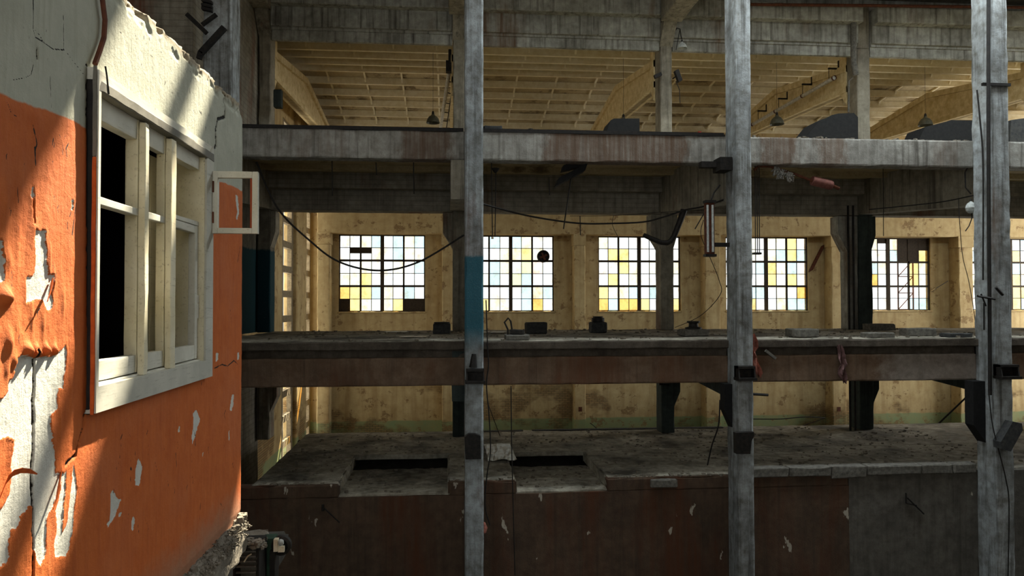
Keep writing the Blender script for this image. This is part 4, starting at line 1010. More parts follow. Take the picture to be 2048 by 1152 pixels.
# -- upper gallery
Z1 = Z1T+0.005
block('concrete_block', 'low dark block on the upper gallery just past the teal banded column', 966, 240, 1005, 254, Z1, 0.6, 'dark_block')
def slantblock(label, poly, Y, depth, mat='soot_block', name='broken_slab'):
    pts = [(xz(x, y, Y)[0], Z1 if y > 255 else xz(x, y, Y)[1]) for x, y in poly]
    m = MB(); m.prism(pts, 'y', Y, Y+depth); thing(m, name, mat, label, 'block')
slantblock('dark block with a sloping end on the upper gallery under a bell lamp', [(1203, 262), (1222, 240), (1228, 237), (1279, 237), (1279, 263)], 18.6, 0.8, name='concrete_block')
slantblock('large tilted dark slab fragment beside the upper inner column', [(1586, 263), (1640, 240), (1658, 234), (1664, 230), (1676, 227), (1708, 226), (1716, 234), (1716, 263)], 19.2, 0.9)
slantblock('long low dark slab fragment before the cable wrapped column', [(1822, 264), (1850, 254), (1894, 243), (1902, 240), (1950, 241), (1952, 262)], 19.4, 0.8)
slantblock('dark slab fragment on the upper gallery behind the cable wrapped column', [(2018, 262), (2022, 240), (2052, 236), (2080, 262)], 18.8, 0.8, 'dark_block')
for lab, (x0, y0, x1, y1), mt in (('stubby black anchor post on the upper beam in the second bay', (1056, 250, 1067, 264), 'black_metal'), ('small brown stump on the upper gallery beside the upper inner column', (1357, 250, 1366, 262), 'rusty'),
                             ('small red post on the upper gallery near the stained column', (1397, 245, 1404, 260), 'red_paint'), ('tiny black stub on the upper beam in the first bay', (812, 247, 818, 255), 'black_metal')):
    a = at(x0, y0, 17.7); b = at(x1, y1, 17.7); h = a.z-b.z; m = MB(); m.tube([((a.x+b.x)/2, 17.75, Z1T-0.03), ((a.x+b.x)/2, 17.75, Z1+h)], (b.x-a.x)/2, 8); m.box(a.x-.03, b.x+.03, 17.66, 17.84, Z1T-0.03, Z1T+0.03)
    thing(m, 'anchor_post', mt, lab, 'post')
# rubble along the upper beam and on the slabs
rnd = random.Random(31)
def scatter(name, label, n, x0, x1, y0, y1, Z, s0, s1, mat, keep=None):
    m = MB()
    for i in range(n):
        x, y = rnd.uniform(x0, x1), rnd.uniform(y0, y1)
        if keep and not keep(x, y): continue
        if noise.noise(Vector((x*.8, y*.8, Z))) < rnd.uniform(-.5, .35): continue
        s = s0+(s1-s0)*rnd.random()**3; m.chunk((x, y, Z+s*.35), s, s, s*.55, rnd)
    o = m.build(name, mat); tag(o, label, 'rubble', None, 'stuff')
scatter('rubble', 'pale rubble strewn on the upper beam before the tilted slab fragments', 420, bays[2][0], bays[2][1], YF+.05, YF+.4, Z1T-.04, .01, .06, 'rubble')
inpit = lambda x, y: not (y < RY+.1 and (r1a-.1 < x < r1b+.1 or r2a-.1 < x < r2b+.1))
scatter('rubble', 'crumbs and plaster dust scattered on the middle gallery floor', 1500, xa+1.2, 15, 17.2, 23.8, ZS, .01, .06, 'rubble')
scatter('rubble', 'debris scattered over the lower gallery floor', 3200, XL+.1, 15, YF+.2, 23.6, ZF, .008, .05, 'rubble', inpit)
scatter('rubble', 'debris lying in the two sunken bays of the lower floor', 420, r1a+.05, r2b-.05, YF+.2, RY-.6, ZR, .01, .06, 'rubble', lambda x, y: x < r1b-.05 or x > r2a+.05)
scatter('rubble', 'crumbled edge along the front of the lower floor', 500, XL+.1, 8.5, YF+.1, YF+.35, ZF-.02, .015, .06, 'rubble', inpit)
# -- middle gallery
e, a, b, c, h = block('metal_drum', 'dark squat drum on the middle gallery left of the teal band'.replace(' left of', ' just before'), 866, 645, 901, 668, ZS, 0.5, 'dark_block', 'drum', top=(0.9,))
MB().lathe(((a.x+b.x)/2, c.y+.25, ZS+h*.86), [(.02, 0), ((b.x-a.x)*.46, 0), ((b.x-a.x)*.46, .05), (.02, .06)], 20).build('lid', 'black_metal', e)
block('crate', 'dark square crate on the middle gallery in front of the second grid window', 1053, 645, 1095, 668, ZS, 0.5, 'dark_block', 'crate')
e, a, b, c, h = block('metal_canister', 'dark canister with a narrow lid before the third grid window', 1183, 638, 1215, 666, ZS, 0.45, 'dark_block', 'canister', top=(0.78,))
MB().lathe(((a.x+b.x)/2, c.y+.22, ZS+h*.76), [(.12, 0), (.19, .02), (.19, .12), (.15, .13), (.15, .17), (.01, .17)], 16).build('lid', 'black_metal', e)
e, a, b, c, h = block('machine_base', 'low grey machine base with a ring flange near the stained column', 1370, 650, 1419, 673, ZS, 0.7, 'grey_block', 'machine base', top=(0.6,))
MB().lathe(((a.x+b.x)/2, c.y+.3, ZS+h*.58), [(.22, 0), (.22, .05), (.13, .07), (.12, .16), (.17, .18), (.17, .22), (.02, .22)], 18).build('flange', 'black_metal', e)
e, a, b, c, h = block('machine_base', 'flat dark base with a looped strap near the teal banded column', 1012, 672, 1060, 687, ZS, 0.6, 'grey_block', 'machine base', top=(0.7,))
pts = [(a.x+.05, c.y+.2, ZS+.1), (a.x+.06, c.y+.2, ZS+.25), (a.x-.02, c.y+.2, ZS+.42), (a.x+.07, c.y+.2, ZS+.52), (a.x+.13, c.y+.2, ZS+.44), (a.x+.16, c.y+.2, ZS+.24), (a.x+.2, c.y+.2, ZS+.12)]
MB().tube(pts, .022, 6).build('strap', 'cable', e); MB().rbox(a.x+.1, a.x+.45, c.y+.1, c.y+.4, ZS+h*.68, ZS+h*.68+.12, .1, .015, .03, 5).build('cap', 'black_metal', e)
for x0, y0, x1, y1, lab, mt in ((1586, 658, 1639, 675, 'grey block standing alone on the middle gallery past the stained column', 'grey_block'), (1741, 648, 1792, 661, 'block at the back of the middle gallery beside the green inner column', 'grey_block'),
        (1818, 657, 1875, 673, 'pair of joined grey blocks on the middle gallery nearest the cable wrapped column', 'grey_block'), (1740, 673, 1791, 683, 'low flat block near the front edge of the middle gallery', 'grey_block'), (1900, 672, 1948, 680, 'thin flat plate on the middle gallery floor beside the cable wrapped column', 'dark_block')):
    block('concrete_block', lab, x0, y0, x1, y1, ZS, 0.45, mt)
for i, (x, y, w, h_, lab) in enumerate(((790, 666, 24, 3, 'white sheet scrap at the back of the middle gallery'), (826, 676, 14, 3, 'small white sheet scrap near the front of the middle gallery'), (986, 667, 14, 4, 'white scrap on the middle gallery beside the teal banded column'))):
    c = onslab(x, y, ZS); m = MB(); p = [(c.x-.34, c.y), (c.x+.3, c.y-.1), (c.x+.38, c.y+.4), (c.x-.25, c.y+.5)]; m.prism(p, 'z', ZS+.03, ZS+.036); thing(m, 'paper_sheet', 'white_plate', lab, 'paper')
# rags over the brown beam
def rag(label, cl, Y, mat, group=None):
    m = MB(); vs = []; n = 7
    for i, (px, py, w) in enumerate(cl):
        for j in range(n):
            t_ = j/(n-1)-.5; p = at(px+t_*w, py, Y); vs.append((p.x, Y-.05*math.cos(t_*9+i*1.3)-.02*math.sin(i*2.1+j), p.z+.02*math.sin(j*2.3+i)))
    k = len(vs); vs += [(x, y-.012, z) for x, y, z in vs]; fs = []
    for i in range(len(cl)-1):
        for j in range(n-1):
            a = i*n+j; fs += [(a, a+n, a+n+1, a+1), (k+a, k+a+1, k+a+n+1, k+a+n)]
    for i in range(len(cl)-1): a = i*n; fs += [(a, k+a, k+a+n, a+n), (a+n-1, a+2*n-1, k+a+2*n-1, k+a+n-1)]
    for j in range(n-1): a = (len(cl)-1)*n+j; fs += [(j, j+1, k+j+1, k+j), (a, k+a, k+a+1, a+1)]
    m.add(vs, fs); m.smooth = True; thing(m, 'rag', mat, label, 'rag')
rag('salmon pink rag caught beside the stained column', [(1506, 668, 6), (1508, 682, 10), (1510, 694, 12), (1506, 704, 8), (1510, 715, 10), (1510, 726, 14), (1513, 738, 16), (1517, 748, 14), (1519, 754, 5)], 16.95, 'rag')
rag('dusty mauve rag hanging over the brown beam in the third bay', [(1677, 689, 10), (1680, 698, 9), (1683, 708, 12), (1684, 718, 18), (1688, 728, 16), (1684, 738, 12), (1684, 748, 14), (1687, 758, 12), (1689, 766, 6)], 17.10, 'rag_dark')
# stick leaning at the beam edge
m = MB(); a, b = at(1531, 701, 17.05), at(1551, 717, 17.05); m.obox((a+b)/2, (b-a)/2, (0, .03, 0), (0.02, 0, .025)); thing(m, 'timber_stick', 'grey_block', 'short stick leaning on the brown beam edge beside the salmon rag', 'stick')
# plastic sheet over the second sunken bay
c = onslab(972, 918, ZF); m = MB(); gx, gy = 12, 8; vs = []
for i in range(gx):
    for j in range(gy):
        x = xx(972, 20.3, 905)+i/(gx-1)*.75; y = 19.2+j/(gy-1)*2.3; vs.append((x, y, ZF+.03+.10*abs(noise.noise(Vector((x*4, y*3, 1))))+(.12 if y < 19.6 else 0)*0))
m.add(vs, [(i*gy+j, (i+1)*gy+j, (i+1)*gy+j+1, i*gy+j+1) for i in range(gx-1) for j in range(gy-1)]); m.smooth = False
thing(m, 'plastic_sheet', 'foil', 'crumpled pale plastic sheet on the lower floor behind the teal banded column', 'sheet')

# -- cables, wires and rods
def cable(name, label, pts, r=.014, mat='cable', cat='cable', n=6, smooth=True):
    P_ = [at(x, y, Y) for x, y, Y in pts]
    if smooth and len(P_) > 2:
        out = []
        for i in range(len(P_)-1):
            p0, p1, p2, p3 = P_[max(i-1, 0)], P_[i], P_[i+1], P_[min(i+2, len(P_)-1)]
            for k in range(8):
                t = k/8; out.append(0.5*((2*p1)+(p2-p0)*t+(2*p0-5*p1+4*p2-p3)*t*t+(3*p1-p0-3*p2+p3)*t**3))
        P_ = out+[P_[-1]]
    m = MB(); m.tube(P_, r, n); return thing(m, name, mat, label, cat)
Yc = 17.75
cable('cable', 'thick cable sagging across the first grid window to the teal banded column', [(513, 324, Yc), (555, 416, Yc), (618, 480, Yc), (679, 524, Yc), (758, 541, Yc), (837, 524, Yc), (928, 470, 17.3)], .022)
cable('cable', 'thick cable sagging from the teal banded column to the stained column', [(966, 408, 17.3), (1044, 429, Yc), (1111, 441, Yc), (1165, 447, Yc), (1219, 447, Yc), (1286, 444, Yc), (1327, 434, Yc), (1367, 421, Yc), (1407, 413, Yc), (1452, 398, 17.3)], .022)
cable('cable', 'cable rising to the cable wrapped column past the glass lamp', [(1738, 419, Yc), (1800, 413, Yc), (1888, 403, Yc), (1967, 386, 17.2)], .016)
cable('wire', 'thin wire strung from the inner column over the grid windows', [(1140, 432, 18.5), (1226, 431, 18.5), (1330, 424, 18.5), (1412, 420, 18.0)], .007, cat='wire')
cable('wire', 'thin wire dropping from the strung wire to the third grid window', [(1227, 431, 18.5), (1225, 450, 18.5), (1235, 472, 18.5)], .007, cat='wire')
cable('wire', 'loose wire curling down from the tube fixture to the slab', [(1407, 440, 17.2), (1402, 470, 17.2), (1420, 515, 17.2), (1438, 560, 17.3), (1440, 590, 17.6), (1400, 632, 19.5), (1350, 655, 21.0)], .009, cat='wire')
cable('wire', 'thin wire from the glass lamp past the last grid windows', [(1917, 398, 17.4), (1919, 440, 17.4), (1925, 510, 17.4), (1937, 560, 17.4), (1946, 610, 17.4), (1950, 640, 17.4), (1953, 668, 17.4)], .009, cat='wire')
cable('wire', 'straight drop wire in front of the broken grid window', [(1766, 326, 18), (1767, 472, 18)], .010, cat='wire', smooth=False)
cable('wire', 'long plumb wire hanging below the brown beam in the second bay', [(1022, 772, 17.15), (1024, 920, 17.15), (1030, 1150, 17.15)], .012, cat='wire')
cable('cable', 'dark cable hanging down along the teal banded column edge', [(972, 600, 16.9), (975, 690, 16.9), (977, 730, 16.9), (973, 770, 16.9), (978, 830, 16.9), (981, 900, 16.9), (974, 950, 16.9), (970, 1010, 16.9), (980, 1050, 16.9)], .014)
cable('wire', 'slanting wire from the looped cable to the lower floor', [(975, 805, 17.0), (988, 840, 17.6), (1000, 872, 18.4)], .009, cat='wire')
cable('cable', 'cable dropping from the stained column to the lower floor', [(1440, 800, 17.0), (1437, 850, 17.0), (1424, 890, 17.2), (1415, 930, 17.5)], .018)
cable('wire', 'slack wire against the far green dado in the second bay', [(1180, 846, 34), (1188, 852, 34), (1196, 860, 34)], .02, cat='wire')
cable('pole', 'thin pole leaning on the far wall before the cable wrapped column', [(1868, 856, 24.5), (1932, 795, 24.5)], .03, cat='pole', smooth=False)
cable('wire', 'wire drooping over the back of the lower floor in the third bay', [(1504, 838, 33.8), (1560, 838, 33.8), (1610, 834, 33.8), (1650, 836, 33.8)], .025, cat='wire')
cable('wire', 'slanting wire low on the green dado in the third bay', [(1575, 860, 33.9), (1610, 850, 33.9), (1650, 836, 33.9)], .02, cat='wire')
cable('wire', 'thin wire stretched beside the last pilaster', [(1862, 583, 34), (1896, 562, 34)], .015, cat='wire', smooth=False)
for i, (x, y0, y1, lab) in enumerate(((664, 320, 392, 'thin rod hanging from the upper beam in the first bay'), (827, 325, 388, 'second thin rod hanging from the upper beam, nearer the teal banded column'),
        (752, 325, 350, 'short hooked rod under the upper beam in the middle of the first bay'), (1098, 355, 390, 'short wire end below the bent dark fixture'), (1160, 432, 470, 'thin rod above the square capped pilaster'))):
    cable('hanging_rod', lab, [(x, y0, 17.8), (x+1, y1, 17.8)], .012, 'black_metal', 'rod', smooth=False)
e = empty('hoist_rods', at(988, 330, 17.5), 'pair of long thin rods with a funnel head beside the teal banded column', 'rod', None, 'thing')
MB().tube([at(983, 326, 17.5), at(985, 478, 17.5)], .012, 6).build('rod', 'black_metal', e); MB().tube([at(992, 340, 17.5), at(990, 474, 17.5)], .012, 6).build('rod', 'black_metal', e)
MB().lathe(at(991, 346, 17.5), [(.02, 0), (.05, .03), (.10, .11), (.0, .11)], 12).build('funnel', 'black_metal', e); MB().lathe(at(985, 478, 17.5), [(.0, 0), (.03, 0), (.03, .05), (.0, .05)], 8).build('weight', 'white_plate', e)
e = empty('hoist_rods', at(1514, 330, 17.4), 'bundle of three thin rods ending in a flat plate beside the stained column', 'rod', None, 'thing')
for dx in (1510, 1514, 1518): MB().tube([at(dx, 326, 17.4), at(dx+1, 505, 17.4)], .012, 6).build('rod', 'black_metal', e)
a, b = at(1506, 505, 17.4), at(1521, 509, 17.4); MB().box(a.x, b.x, 17.33, 17.47, b.z, a.z).build('plate', 'black_metal', e)
# cables running down the fourth column
for x, r, lab in ((1977, .045, 'thick black cable strapped down the front of the last column in view'), (1966, .02, 'thin black cable running beside the thick strapped cable')):
    cable('cable', lab, [(x, -20, 16.48), (x, 300, 16.48), (x+2, 600, 16.48), (x+3, 790, 16.48)] if r > .03 else [(x-12, 180, 16.5), (x-6, 240, 16.48), (x, 330, 16.48), (x, 560, 16.48)], r)
e = empty('cable_clamp', at(1985, 168, 16.5), 'black strap clamping the cables around the column at roof level', 'clamp', None, 'thing')
a, b = at(1966, 165, 16.5), at(2022, 172, 16.5); MB().box(a.x, b.x, 16.50, 16.56, b.z, a.z).build('strap', 'black_metal', e)
cable('cable', 'cable looping down the lower part of the cable wrapped column', [(1978, 790, 16.5), (1985, 850, 16.5), (2000, 910, 16.45), (2012, 960, 16.45), (2018, 1010, 16.45), (2016, 1160, 16.45)], .014)
e = empty('cable_junction', at(1975, 600, 16.4), 'tangled black junction bracket on the cable wrapped column beside the slab', 'bracket', None, 'thing')
for p0, p1, r in (((1955, 592), (1990, 598), .03), ((1962, 588), (1972, 612), .02), ((1968, 606), (1968, 660), .02), ((1992, 575), (2006, 590), .035)): MB().tube([at(*p0, 16.45), at(*p1, 16.45)], r, 6).build('rod', 'black_metal', e)

# -- lamps
def bell(label, px, py, w, Y, mat='lampshade', stem=None, arm=None, flip=False):
    c = at(px, py, Y); r = w/2*Y/F; e = empty('pendant_lamp', tuple(c), label, 'lamp', None, 'thing')
    MB().lathe(c, [(r, 0), (r*.98, r*.12), (r*.86, r*.55), (r*.58, r*.95), (r*.26, r*1.15), (r*.22, r*1.3), (r*.20, r*1.3), (r*.24, r*1.1), (r*.54, r*.9), (r*.82, r*.5), (r*.94, r*.1)], 24).build('shade', mat, e)
    MB().lathe(c+Vector((0, 0, r*1.22)), [(.0, 0), (r*.2, 0), (r*.17, r*.4), (r*.08, r*.55), (.0, r*.55)], 14).build('socket', 'black_metal', e)
    if stem: MB().tube([c+Vector((0, 0, r*1.6)), Vector((c.x, c.y, stem))], .005, 6).build('stem', 'black_metal', e)
    return e, c, r
bell('bell lamp hanging in front of the ladder tube at the first roof girder', 866, 246, 27, 25.5, stem=ribz(25.5))
bell('bell lamp peeping over the sloping dark block', 1247, 254, 30, 25.5, stem=ribz(25.5))
bell('dome lamp under the roof between stained column and tilted slab', 1554, 249, 29, 25.5, stem=ribz(25.5))
bell('dome lamp under the roof above the long low slab fragment', 1851, 251, 29, 25.5, stem=ribz(25.5))
e, c, r = bell('white bowl lamp hanging from a hook on the upper inner column', 1364, 97, 21, 22.6, 'lamp_white')
MB().tube([c+Vector((0, 0, .3)), at(1362, 72, 22.6), at(1360, 58, 22.6), at(1354, 56, 22.6), at(1348, 64, 22.7)], .018, 6).build('hook', 'black_metal', e)
MB().tube([at(1360, 58, 22.6), at(1352, 100, 22.7)], .012, 6).build('cord', 'cable', e)
e, c, r = bell('glass bowl lamp hanging before the cable wrapped column', 1942, 416, 22, 17.3, 'lamp_white')
MB().lathe(c, [(r*.95, 0), (r*.9, -r*.5), (r*.5, -r*.95), (.0, -r*1.05)], 20).build('globe', 'lamp_white', e)
MB().tube([at(1942, 388, 17.3), at(1931, 375, 17.3), at(1930, 345, 17.3), at(1940, 326, 17.3)], .016, 6).build('cord', 'cable', e)
MB().tube([at(1942, 418, 17.3), at(1944, 436, 17.3), at(1938, 452, 17.3), at(1931, 462, 17.3)], .014, 6).build('loose_cord', 'cable', e)
# long tube lights beside the girders
def tubelight(label, p0, p1, Y0, Y1, brs, side):
    a, b = at(*p0, Y0), at(*p1, Y1); e = empty('tube_light', tuple(a), label, 'lamp', None, 'thing')
    MB().tube([a, b], .065, 10).build('tube', 'pipe_white', e)
    for t_ in (.0, .33, .66, .98): q = a.lerp(b, t_); MB().lathe(q, [(.08, -.04), (.08, .04)], 12, (b-a)).build('collar', 'rusty', e)
    for t_ in brs:
        q = a.lerp(b, t_); w = .36*side
        br = MB().tube([q+Vector((0, 0, .07)), q+Vector((0, 0, .42))], .012, 6).build('hanger', 'black_metal', e)
        MB().box(q.x-.02, q.x+w, q.y-.03, q.y+.03, q.z+.40, q.z+.45).build('arm', 'black_metal', br)
        MB().box(q.x+w-.03*side, q.x+w, q.y-.03, q.y+.03, q.z+.40, q.z+.70).build('clip', 'black_metal', br)
    return e
tubelight('long white tube light on bracket hangers along the roof girder', (1668, 156), (1503, 250), 23.8, 30.0, (.05, .33, .62, .90), 1)
e = empty('ladder_light', at(897, 145, 24), 'pale tube with rungs running along the girder behind the teal banded column', 'lamp', None, 'thing')
a, b = at(898, 145, 24), at(881, 256, 31); MB().tube([a, b], .065, 10).build('tube', 'pipe_white', e)
a2, b2 = at(908, 150, 24), at(893, 256, 31); MB().tube([a2, b2], .02, 6).build('side_rod', 'black_metal', e)
for t_ in (.12, .3, .48, .66, .84): MB().tube([a.lerp(b, t_), a2.lerp(b2, t_)], .018, 6).build('rung', 'black_metal', e)
MB().box(a.x-.1, a.x+.12, 23.7, 23.95, a.z-.05, a.z+.30).build('box', 'black_metal', e); MB().box(a.x, a.x+.35, 23.75, 23.9, a.z-.02, a.z+.04).build('arm', 'black_metal', e)
MB().tube([a+Vector((.03, 0, .25)), a+Vector((.03, 0, .75))], .05, 8).build('upright', 'black_metal', e)
# tube fixture by the stained column
e = empty('tube_fixture', at(1421, 510, 17.0), 'dark hanging fluorescent fixture with two pale tubes beside the stained column', 'lamp', None, 'thing')
a, b = at(1411, 404, 17.0), at(1430, 510, 17.0); MB().rbox(a.x, b.x, 17.0, 17.12, b.z, a.z, .2, .004, .02, 3).build('housing', 'rusty', e)
for px in (1415, 1425): MB().tube([at(px, 410, 16.97), at(px+1, 504, 16.97)], .028, 8).build('tube', 'lamp_white', e)
MB().box(a.x-.02, b.x+.02, 16.94, 17.13, a.z-.02, a.z+.04).build('end_cap', 'black_metal', e); MB().box(a.x-.02, b.x+.02, 16.94, 17.13, b.z-.04, b.z+.02).build('end_cap', 'black_metal', e)
a, b = at(1428, 488, 17.05), at(1472, 492, 17.05); MB().box(a.x, b.x, 17.0, 17.1, b.z-.02, a.z+.03).build('wall_arm', 'black_metal', e)
MB().tube([at(1421, 404, 17.05), at(1428, 385, 17.05), at(1440, 370, 17.05)], .02, 6).build('cord', 'cable', e)
# bent duct
m = MB(); P_ = [at(x, y, 17.9) for x, y in ((1287, 470), (1305, 478), (1322, 485), (1334, 486), (1342, 482), (1348, 473), (1358, 448), (1368, 420))]; m.tube(P_, [.055, .06, .06, .065, .07, .07, .075, .085], 10)
thing(m, 'bent_duct', 'black_metal', 'bent black duct hooking across the third grid window', 'duct')
cable('wire', 'thin rod slanting behind the tube fixture', [(1390, 458, 17.5), (1412, 420, 17.5)], .014, 'black_metal', 'rod', smooth=False)
# torn dark fixture under the upper beam
e = empty('torn_fixture', at(1142, 350, 17.7), 'torn dark sheet metal fixture dangling under the upper beam', 'fixture', None, 'thing')
a, b = at(1113, 366, 17.7), at(1170, 336, 17.7); d = (b-a)/2; MB().obox((a+b)/2, d, (0, .22, 0), Vector((.35, 0, 1)).normalized()*.10).build('sheet', 'soot_block', e)
a, b = at(1124, 338, 17.75), at(1172, 327, 17.75); MB().obox((a+b)/2, (b-a)/2, (0, .16, 0), (0.02, 0, .07)).build('bracket', 'soot_block', e)
MB().tube([at(1142, 356, 17.7), at(1127, 458, 17.7)], .016, 6).build('rod', 'black_metal', e)
# lagged pipe with a rusty can
e = empty('lagged_pipe', at(1600, 350, 17.4), 'slanting pipe with torn lagging and a rusty cylinder under the upper beam', 'pipe', None, 'thing')
MB().tube([at(1508, 340, 17.4), at(1517, 332, 17.4), at(1540, 333, 17.4), at(1589, 348, 17.4), at(1630, 364, 17.4)], .035, 8).build('pipe', 'rusty', e)
a, b = at(1624, 361, 17.4), at(1664, 371, 17.4); ax = b-a; L = ax.length; MB().lathe(a, [(.0, 0), (.11, 0), (.12, .04), (.12, L-.05), (.10, L), (.0, L)], 16, ax).build('can', 'red_can', e)
MB().tube([b, at(1678, 377, 17.4)], .045, 8).build('nozzle', 'rusty', e)
m = MB(); rnd = random.Random(4)
for i in range(70):
    t_ = rnd.random(); p = at(1548+36*t_, 336+13*t_, 17.4); l = rnd.uniform(.03, .22); m.tube([p+Vector((0, rnd.uniform(-.05, .05), .03)), p+Vector((rnd.uniform(-.04, .04), rnd.uniform(-.06, .06), -l*.5)), p+Vector((rnd.uniform(-.07, .07), rnd.uniform(-.08, .08), -l))], rnd.uniform(.012, .025), 5)
o = m.build('lagging', 'wool', e); o['kind'] = 'stuff'
# rust pipe along the top of the hall, downpipe
m = MB(); m.tube([at(1502, 9, 22.3), at(1730, 11, 22.3), at(2060, 15, 22.3)], .05, 8); thing(m, 'rusty_pipe', 'rusty', 'long rusty pipe along the streaked panels at the top of the hall', 'pipe')
m = MB(); m.tube([at(1707, 12, 22.6), at(1707, 125, 22.6), at(1709, 135, 22.6), at(1712, 150, 22.6)], .09, 10); m.tube([at(1706, 155, 22.7), at(1698, 162, 22.8), at(1697, 224, 22.8)], .025, 6)
thing(m, 'downpipe', 'grey_block', 'grey downpipe beside the upper inner column over the tilted slab', 'pipe')
e = empty('floodlight', at(1355, 155, 22.7), 'black floodlight clamped to the upper inner column under the white bowl lamp', 'lamp', None, 'thing')
a, b = at(1352, 141, 22.7), at(1360, 163, 22.7); MB().obox((a+b)/2, (b-a)/2, (0, .08, 0), (.06, 0, .03)).build('head', 'black_metal', e); MB().tube([at(1345, 158, 22.8), at(1353, 152, 22.7)], .02, 6).build('arm', 'black_metal', e)
MB().tube([at(1352, 162, 22.7), at(1359, 180, 22.7), at(1360, 206, 22.7)], .014, 6).build('cord', 'cable', e)
a, b = at(1309, 146, 22.75), at(1322, 156, 22.75); m = MB(); m.obox((a+b)/2, (.11, 0, .05), (0, .06, 0), (-.02, 0, .05)); thing(m, 'wall_box', 'black_metal', 'small dark box on the pale side of the upper inner column', 'box')
# switch box by the partition
a, b = at(548, 180, 22.6), at(564, 216, 22.6); m = MB(); m.rbox(a.x, b.x, 22.5, 22.75, b.z, a.z, .2, .004, .02, 3); thing(m, 'switch_box', 'dark_col', 'dark green switch box at the edge of the upper gallery opening', 'box')
# round fan in the second grid window
c = at(1086, 513, YW+.02); e = empty('extractor_fan', tuple(c), 'round dark extractor fan fixed in the second grid window', 'fan', None, 'thing')
MB().lathe(c, [(.29, .06), (.30, -.16), (.24, -.20), (.20, -.06), (.0, -.04)], 24, (0, 1, 0)).build('housing', 'black_metal', e)
for k in range(4):
    w_ = k*math.pi/2+.4; d = Vector((math.cos(w_), 0, math.sin(w_))); MB().obox(c+d*.11+Vector((0, -.10, 0)), d*.09, Vector((0, .03, 0)), Vector((-d.z, 0, d.x))*.05).build('blade', 'rusty', e)
MB().lathe(c+Vector((0, -.14, 0)), [(.0, 0), (.05, 0), (.05, .1)], 12, (0, 1, 0)).build('hub', 'rusty', e)
# rusty brace by the fourth window
m = MB(); a, b = at(1621, 542, YW-.06), at(1647, 490, YW-.06); m.obox((a+b)/2, (b-a)/2, (0, .055, 0), (.10, 0, .05)); thing(m, 'diagonal_brace', 'rusty', 'rusty diagonal brace beside the fourth grid window', 'brace')
# lower wall metalwork
m = MB(); Y = YF+.02
m.tube([at(1812, 986, Y), at(1812, 1006, Y), at(1833, 1011, Y)], .018, 6); m.tube([at(1815, 996, Y), at(1848, 1028, Y)], .018, 6); thing(m, 'bent_bracket', 'black_metal', 'bent wire bracket on the dark lower wall in the third bay', 'bracket')
m = MB(); m.tube([at(646, 1009, Y), at(646, 1022, Y)], .03, 6); m.tube([at(648, 1016, Y), at(679, 1045, Y)], .014, 6); thing(m, 'bent_bracket', 'black_metal', 'bent hook on the dark lower wall in the first bay', 'bracket')
m = MB(); c = at(965, 1056, 16.9); m.lathe(c, [(.0, -.1), (.09, -.1), (.12, 0), (.07, .12), (.0, .13)], 10); thing(m, 'clay_pot', 'rag', 'small terracotta lump beside the foot of the teal banded column cable', 'pot')
m = MB()
for k in range(3): a = at(1934+k*0, 470, 16.9)
# horizontal stub bars
for (x0, y0, x1, y1, Y, lab) in ((1504, 788, 1536, 790, 17.2, 'short dark bar sticking out under the brown beam past the stained column'), (1318, 768, 1338, 770, 22.5, 'short stub under the brown beam at the inner column')):
    cable('stub_bar', lab, [(x0, y0, Y), (x1, y1, Y)], .035, 'black_metal', 'bar', smooth=False)
# broken brackets on the first column
e = empty('broken_rack', at(402, 100, 16.4), 'broken dark rack arms jutting from the column behind the broken wall', 'rack', None, 'thing')
for (x0, y0, x1, y1, r) in ((449, 55, 402, 106, .06), (374, 29, 413, 66, .045), (404, 50, 433, 29, .03), (402, 104, 398, 118, .05)):
    a, b = at(x0, y0, 16.50), at(x1, y1, 16.50); d = (b-a)/2; MB().obox((a+b)/2, d, (0, .05, 0), Vector((-d.z, 0, d.x)).normalized()*r).build('arm', 'black_metal', e)
for y in (4, 13, 20): a, b = at(404, y-3, 16.50), at(425, y+2, 16.50); MB().obox((a+b)/2, (b-a)/2, (0, .06, 0), (0, 0, .03)).build('slat', 'black_metal', e)
# landing, junk beyond the broken wall
struct(MB().rbox(XE+.1, -1.75, 5.75, 8.4, -2.75, -2.5, .3, .02, .04, 2), 'floor_landing', 'floor_dark')
Yj = 6.4
e = empty('steel_grate', at(490, 1140, Yj), 'black slatted grate box below the rubble at the wall foot', 'grate', None, 'thing')
a, b = at(468, 1092, Yj), at(519, 1150, Yj)
MB().box(a.x, b.x, Yj+.2, Yj+.24, -2.5, a.z).build('back', 'black_metal', e)
MB().box(b.x-.015, b.x, Yj-.02, Yj+.22, -2.5, a.z).build('side', 'black_metal', e); MB().box(a.x, a.x+.015, Yj-.02, Yj+.22, -2.5, a.z).build('side', 'black_metal', e); MB().box(a.x, b.x, Yj-.02, Yj+.24, a.z, a.z+.012).build('top', 'black_metal', e)
for y in (1104, 1114, 1124, 1134, 1146): p = at(480, y, Yj); MB().box(a.x+.015, b.x-.03, Yj, Yj+.03, p.z-.006, p.z+.006).build('slat', 'grey_block', e)
MB().tube([at(488, 1124, Yj-.02), at(496, 1112, Yj-.02), at(503, 1108, Yj-.02)], .006, 5).build('bent_wire', 'white_plate', e)
m = MB(); a, b = at(522, 1078, 6.7), at(548, 1106, 6.7); m.rbox(a.x, b.x, 6.7, 6.85, -2.5, a.z, .1, .004, .01, 4); thing(m, 'junk_box', 'green_box', 'small dark green box beside the broken wall foot', 'box')
e = empty('enamel_socket', at(560, 1095, 6.6), 'cream enamel lamp socket with a round black holder beside the green box', 'fitting', None, 'thing')
c = at(562, 1092, 6.66); MB().lathe(c, [(.085, .05), (.085, 0), (.06, -.01), (.05, .04), (.0, .05)], 18, (0, 1, 0)).build('holder', 'black_metal', e)
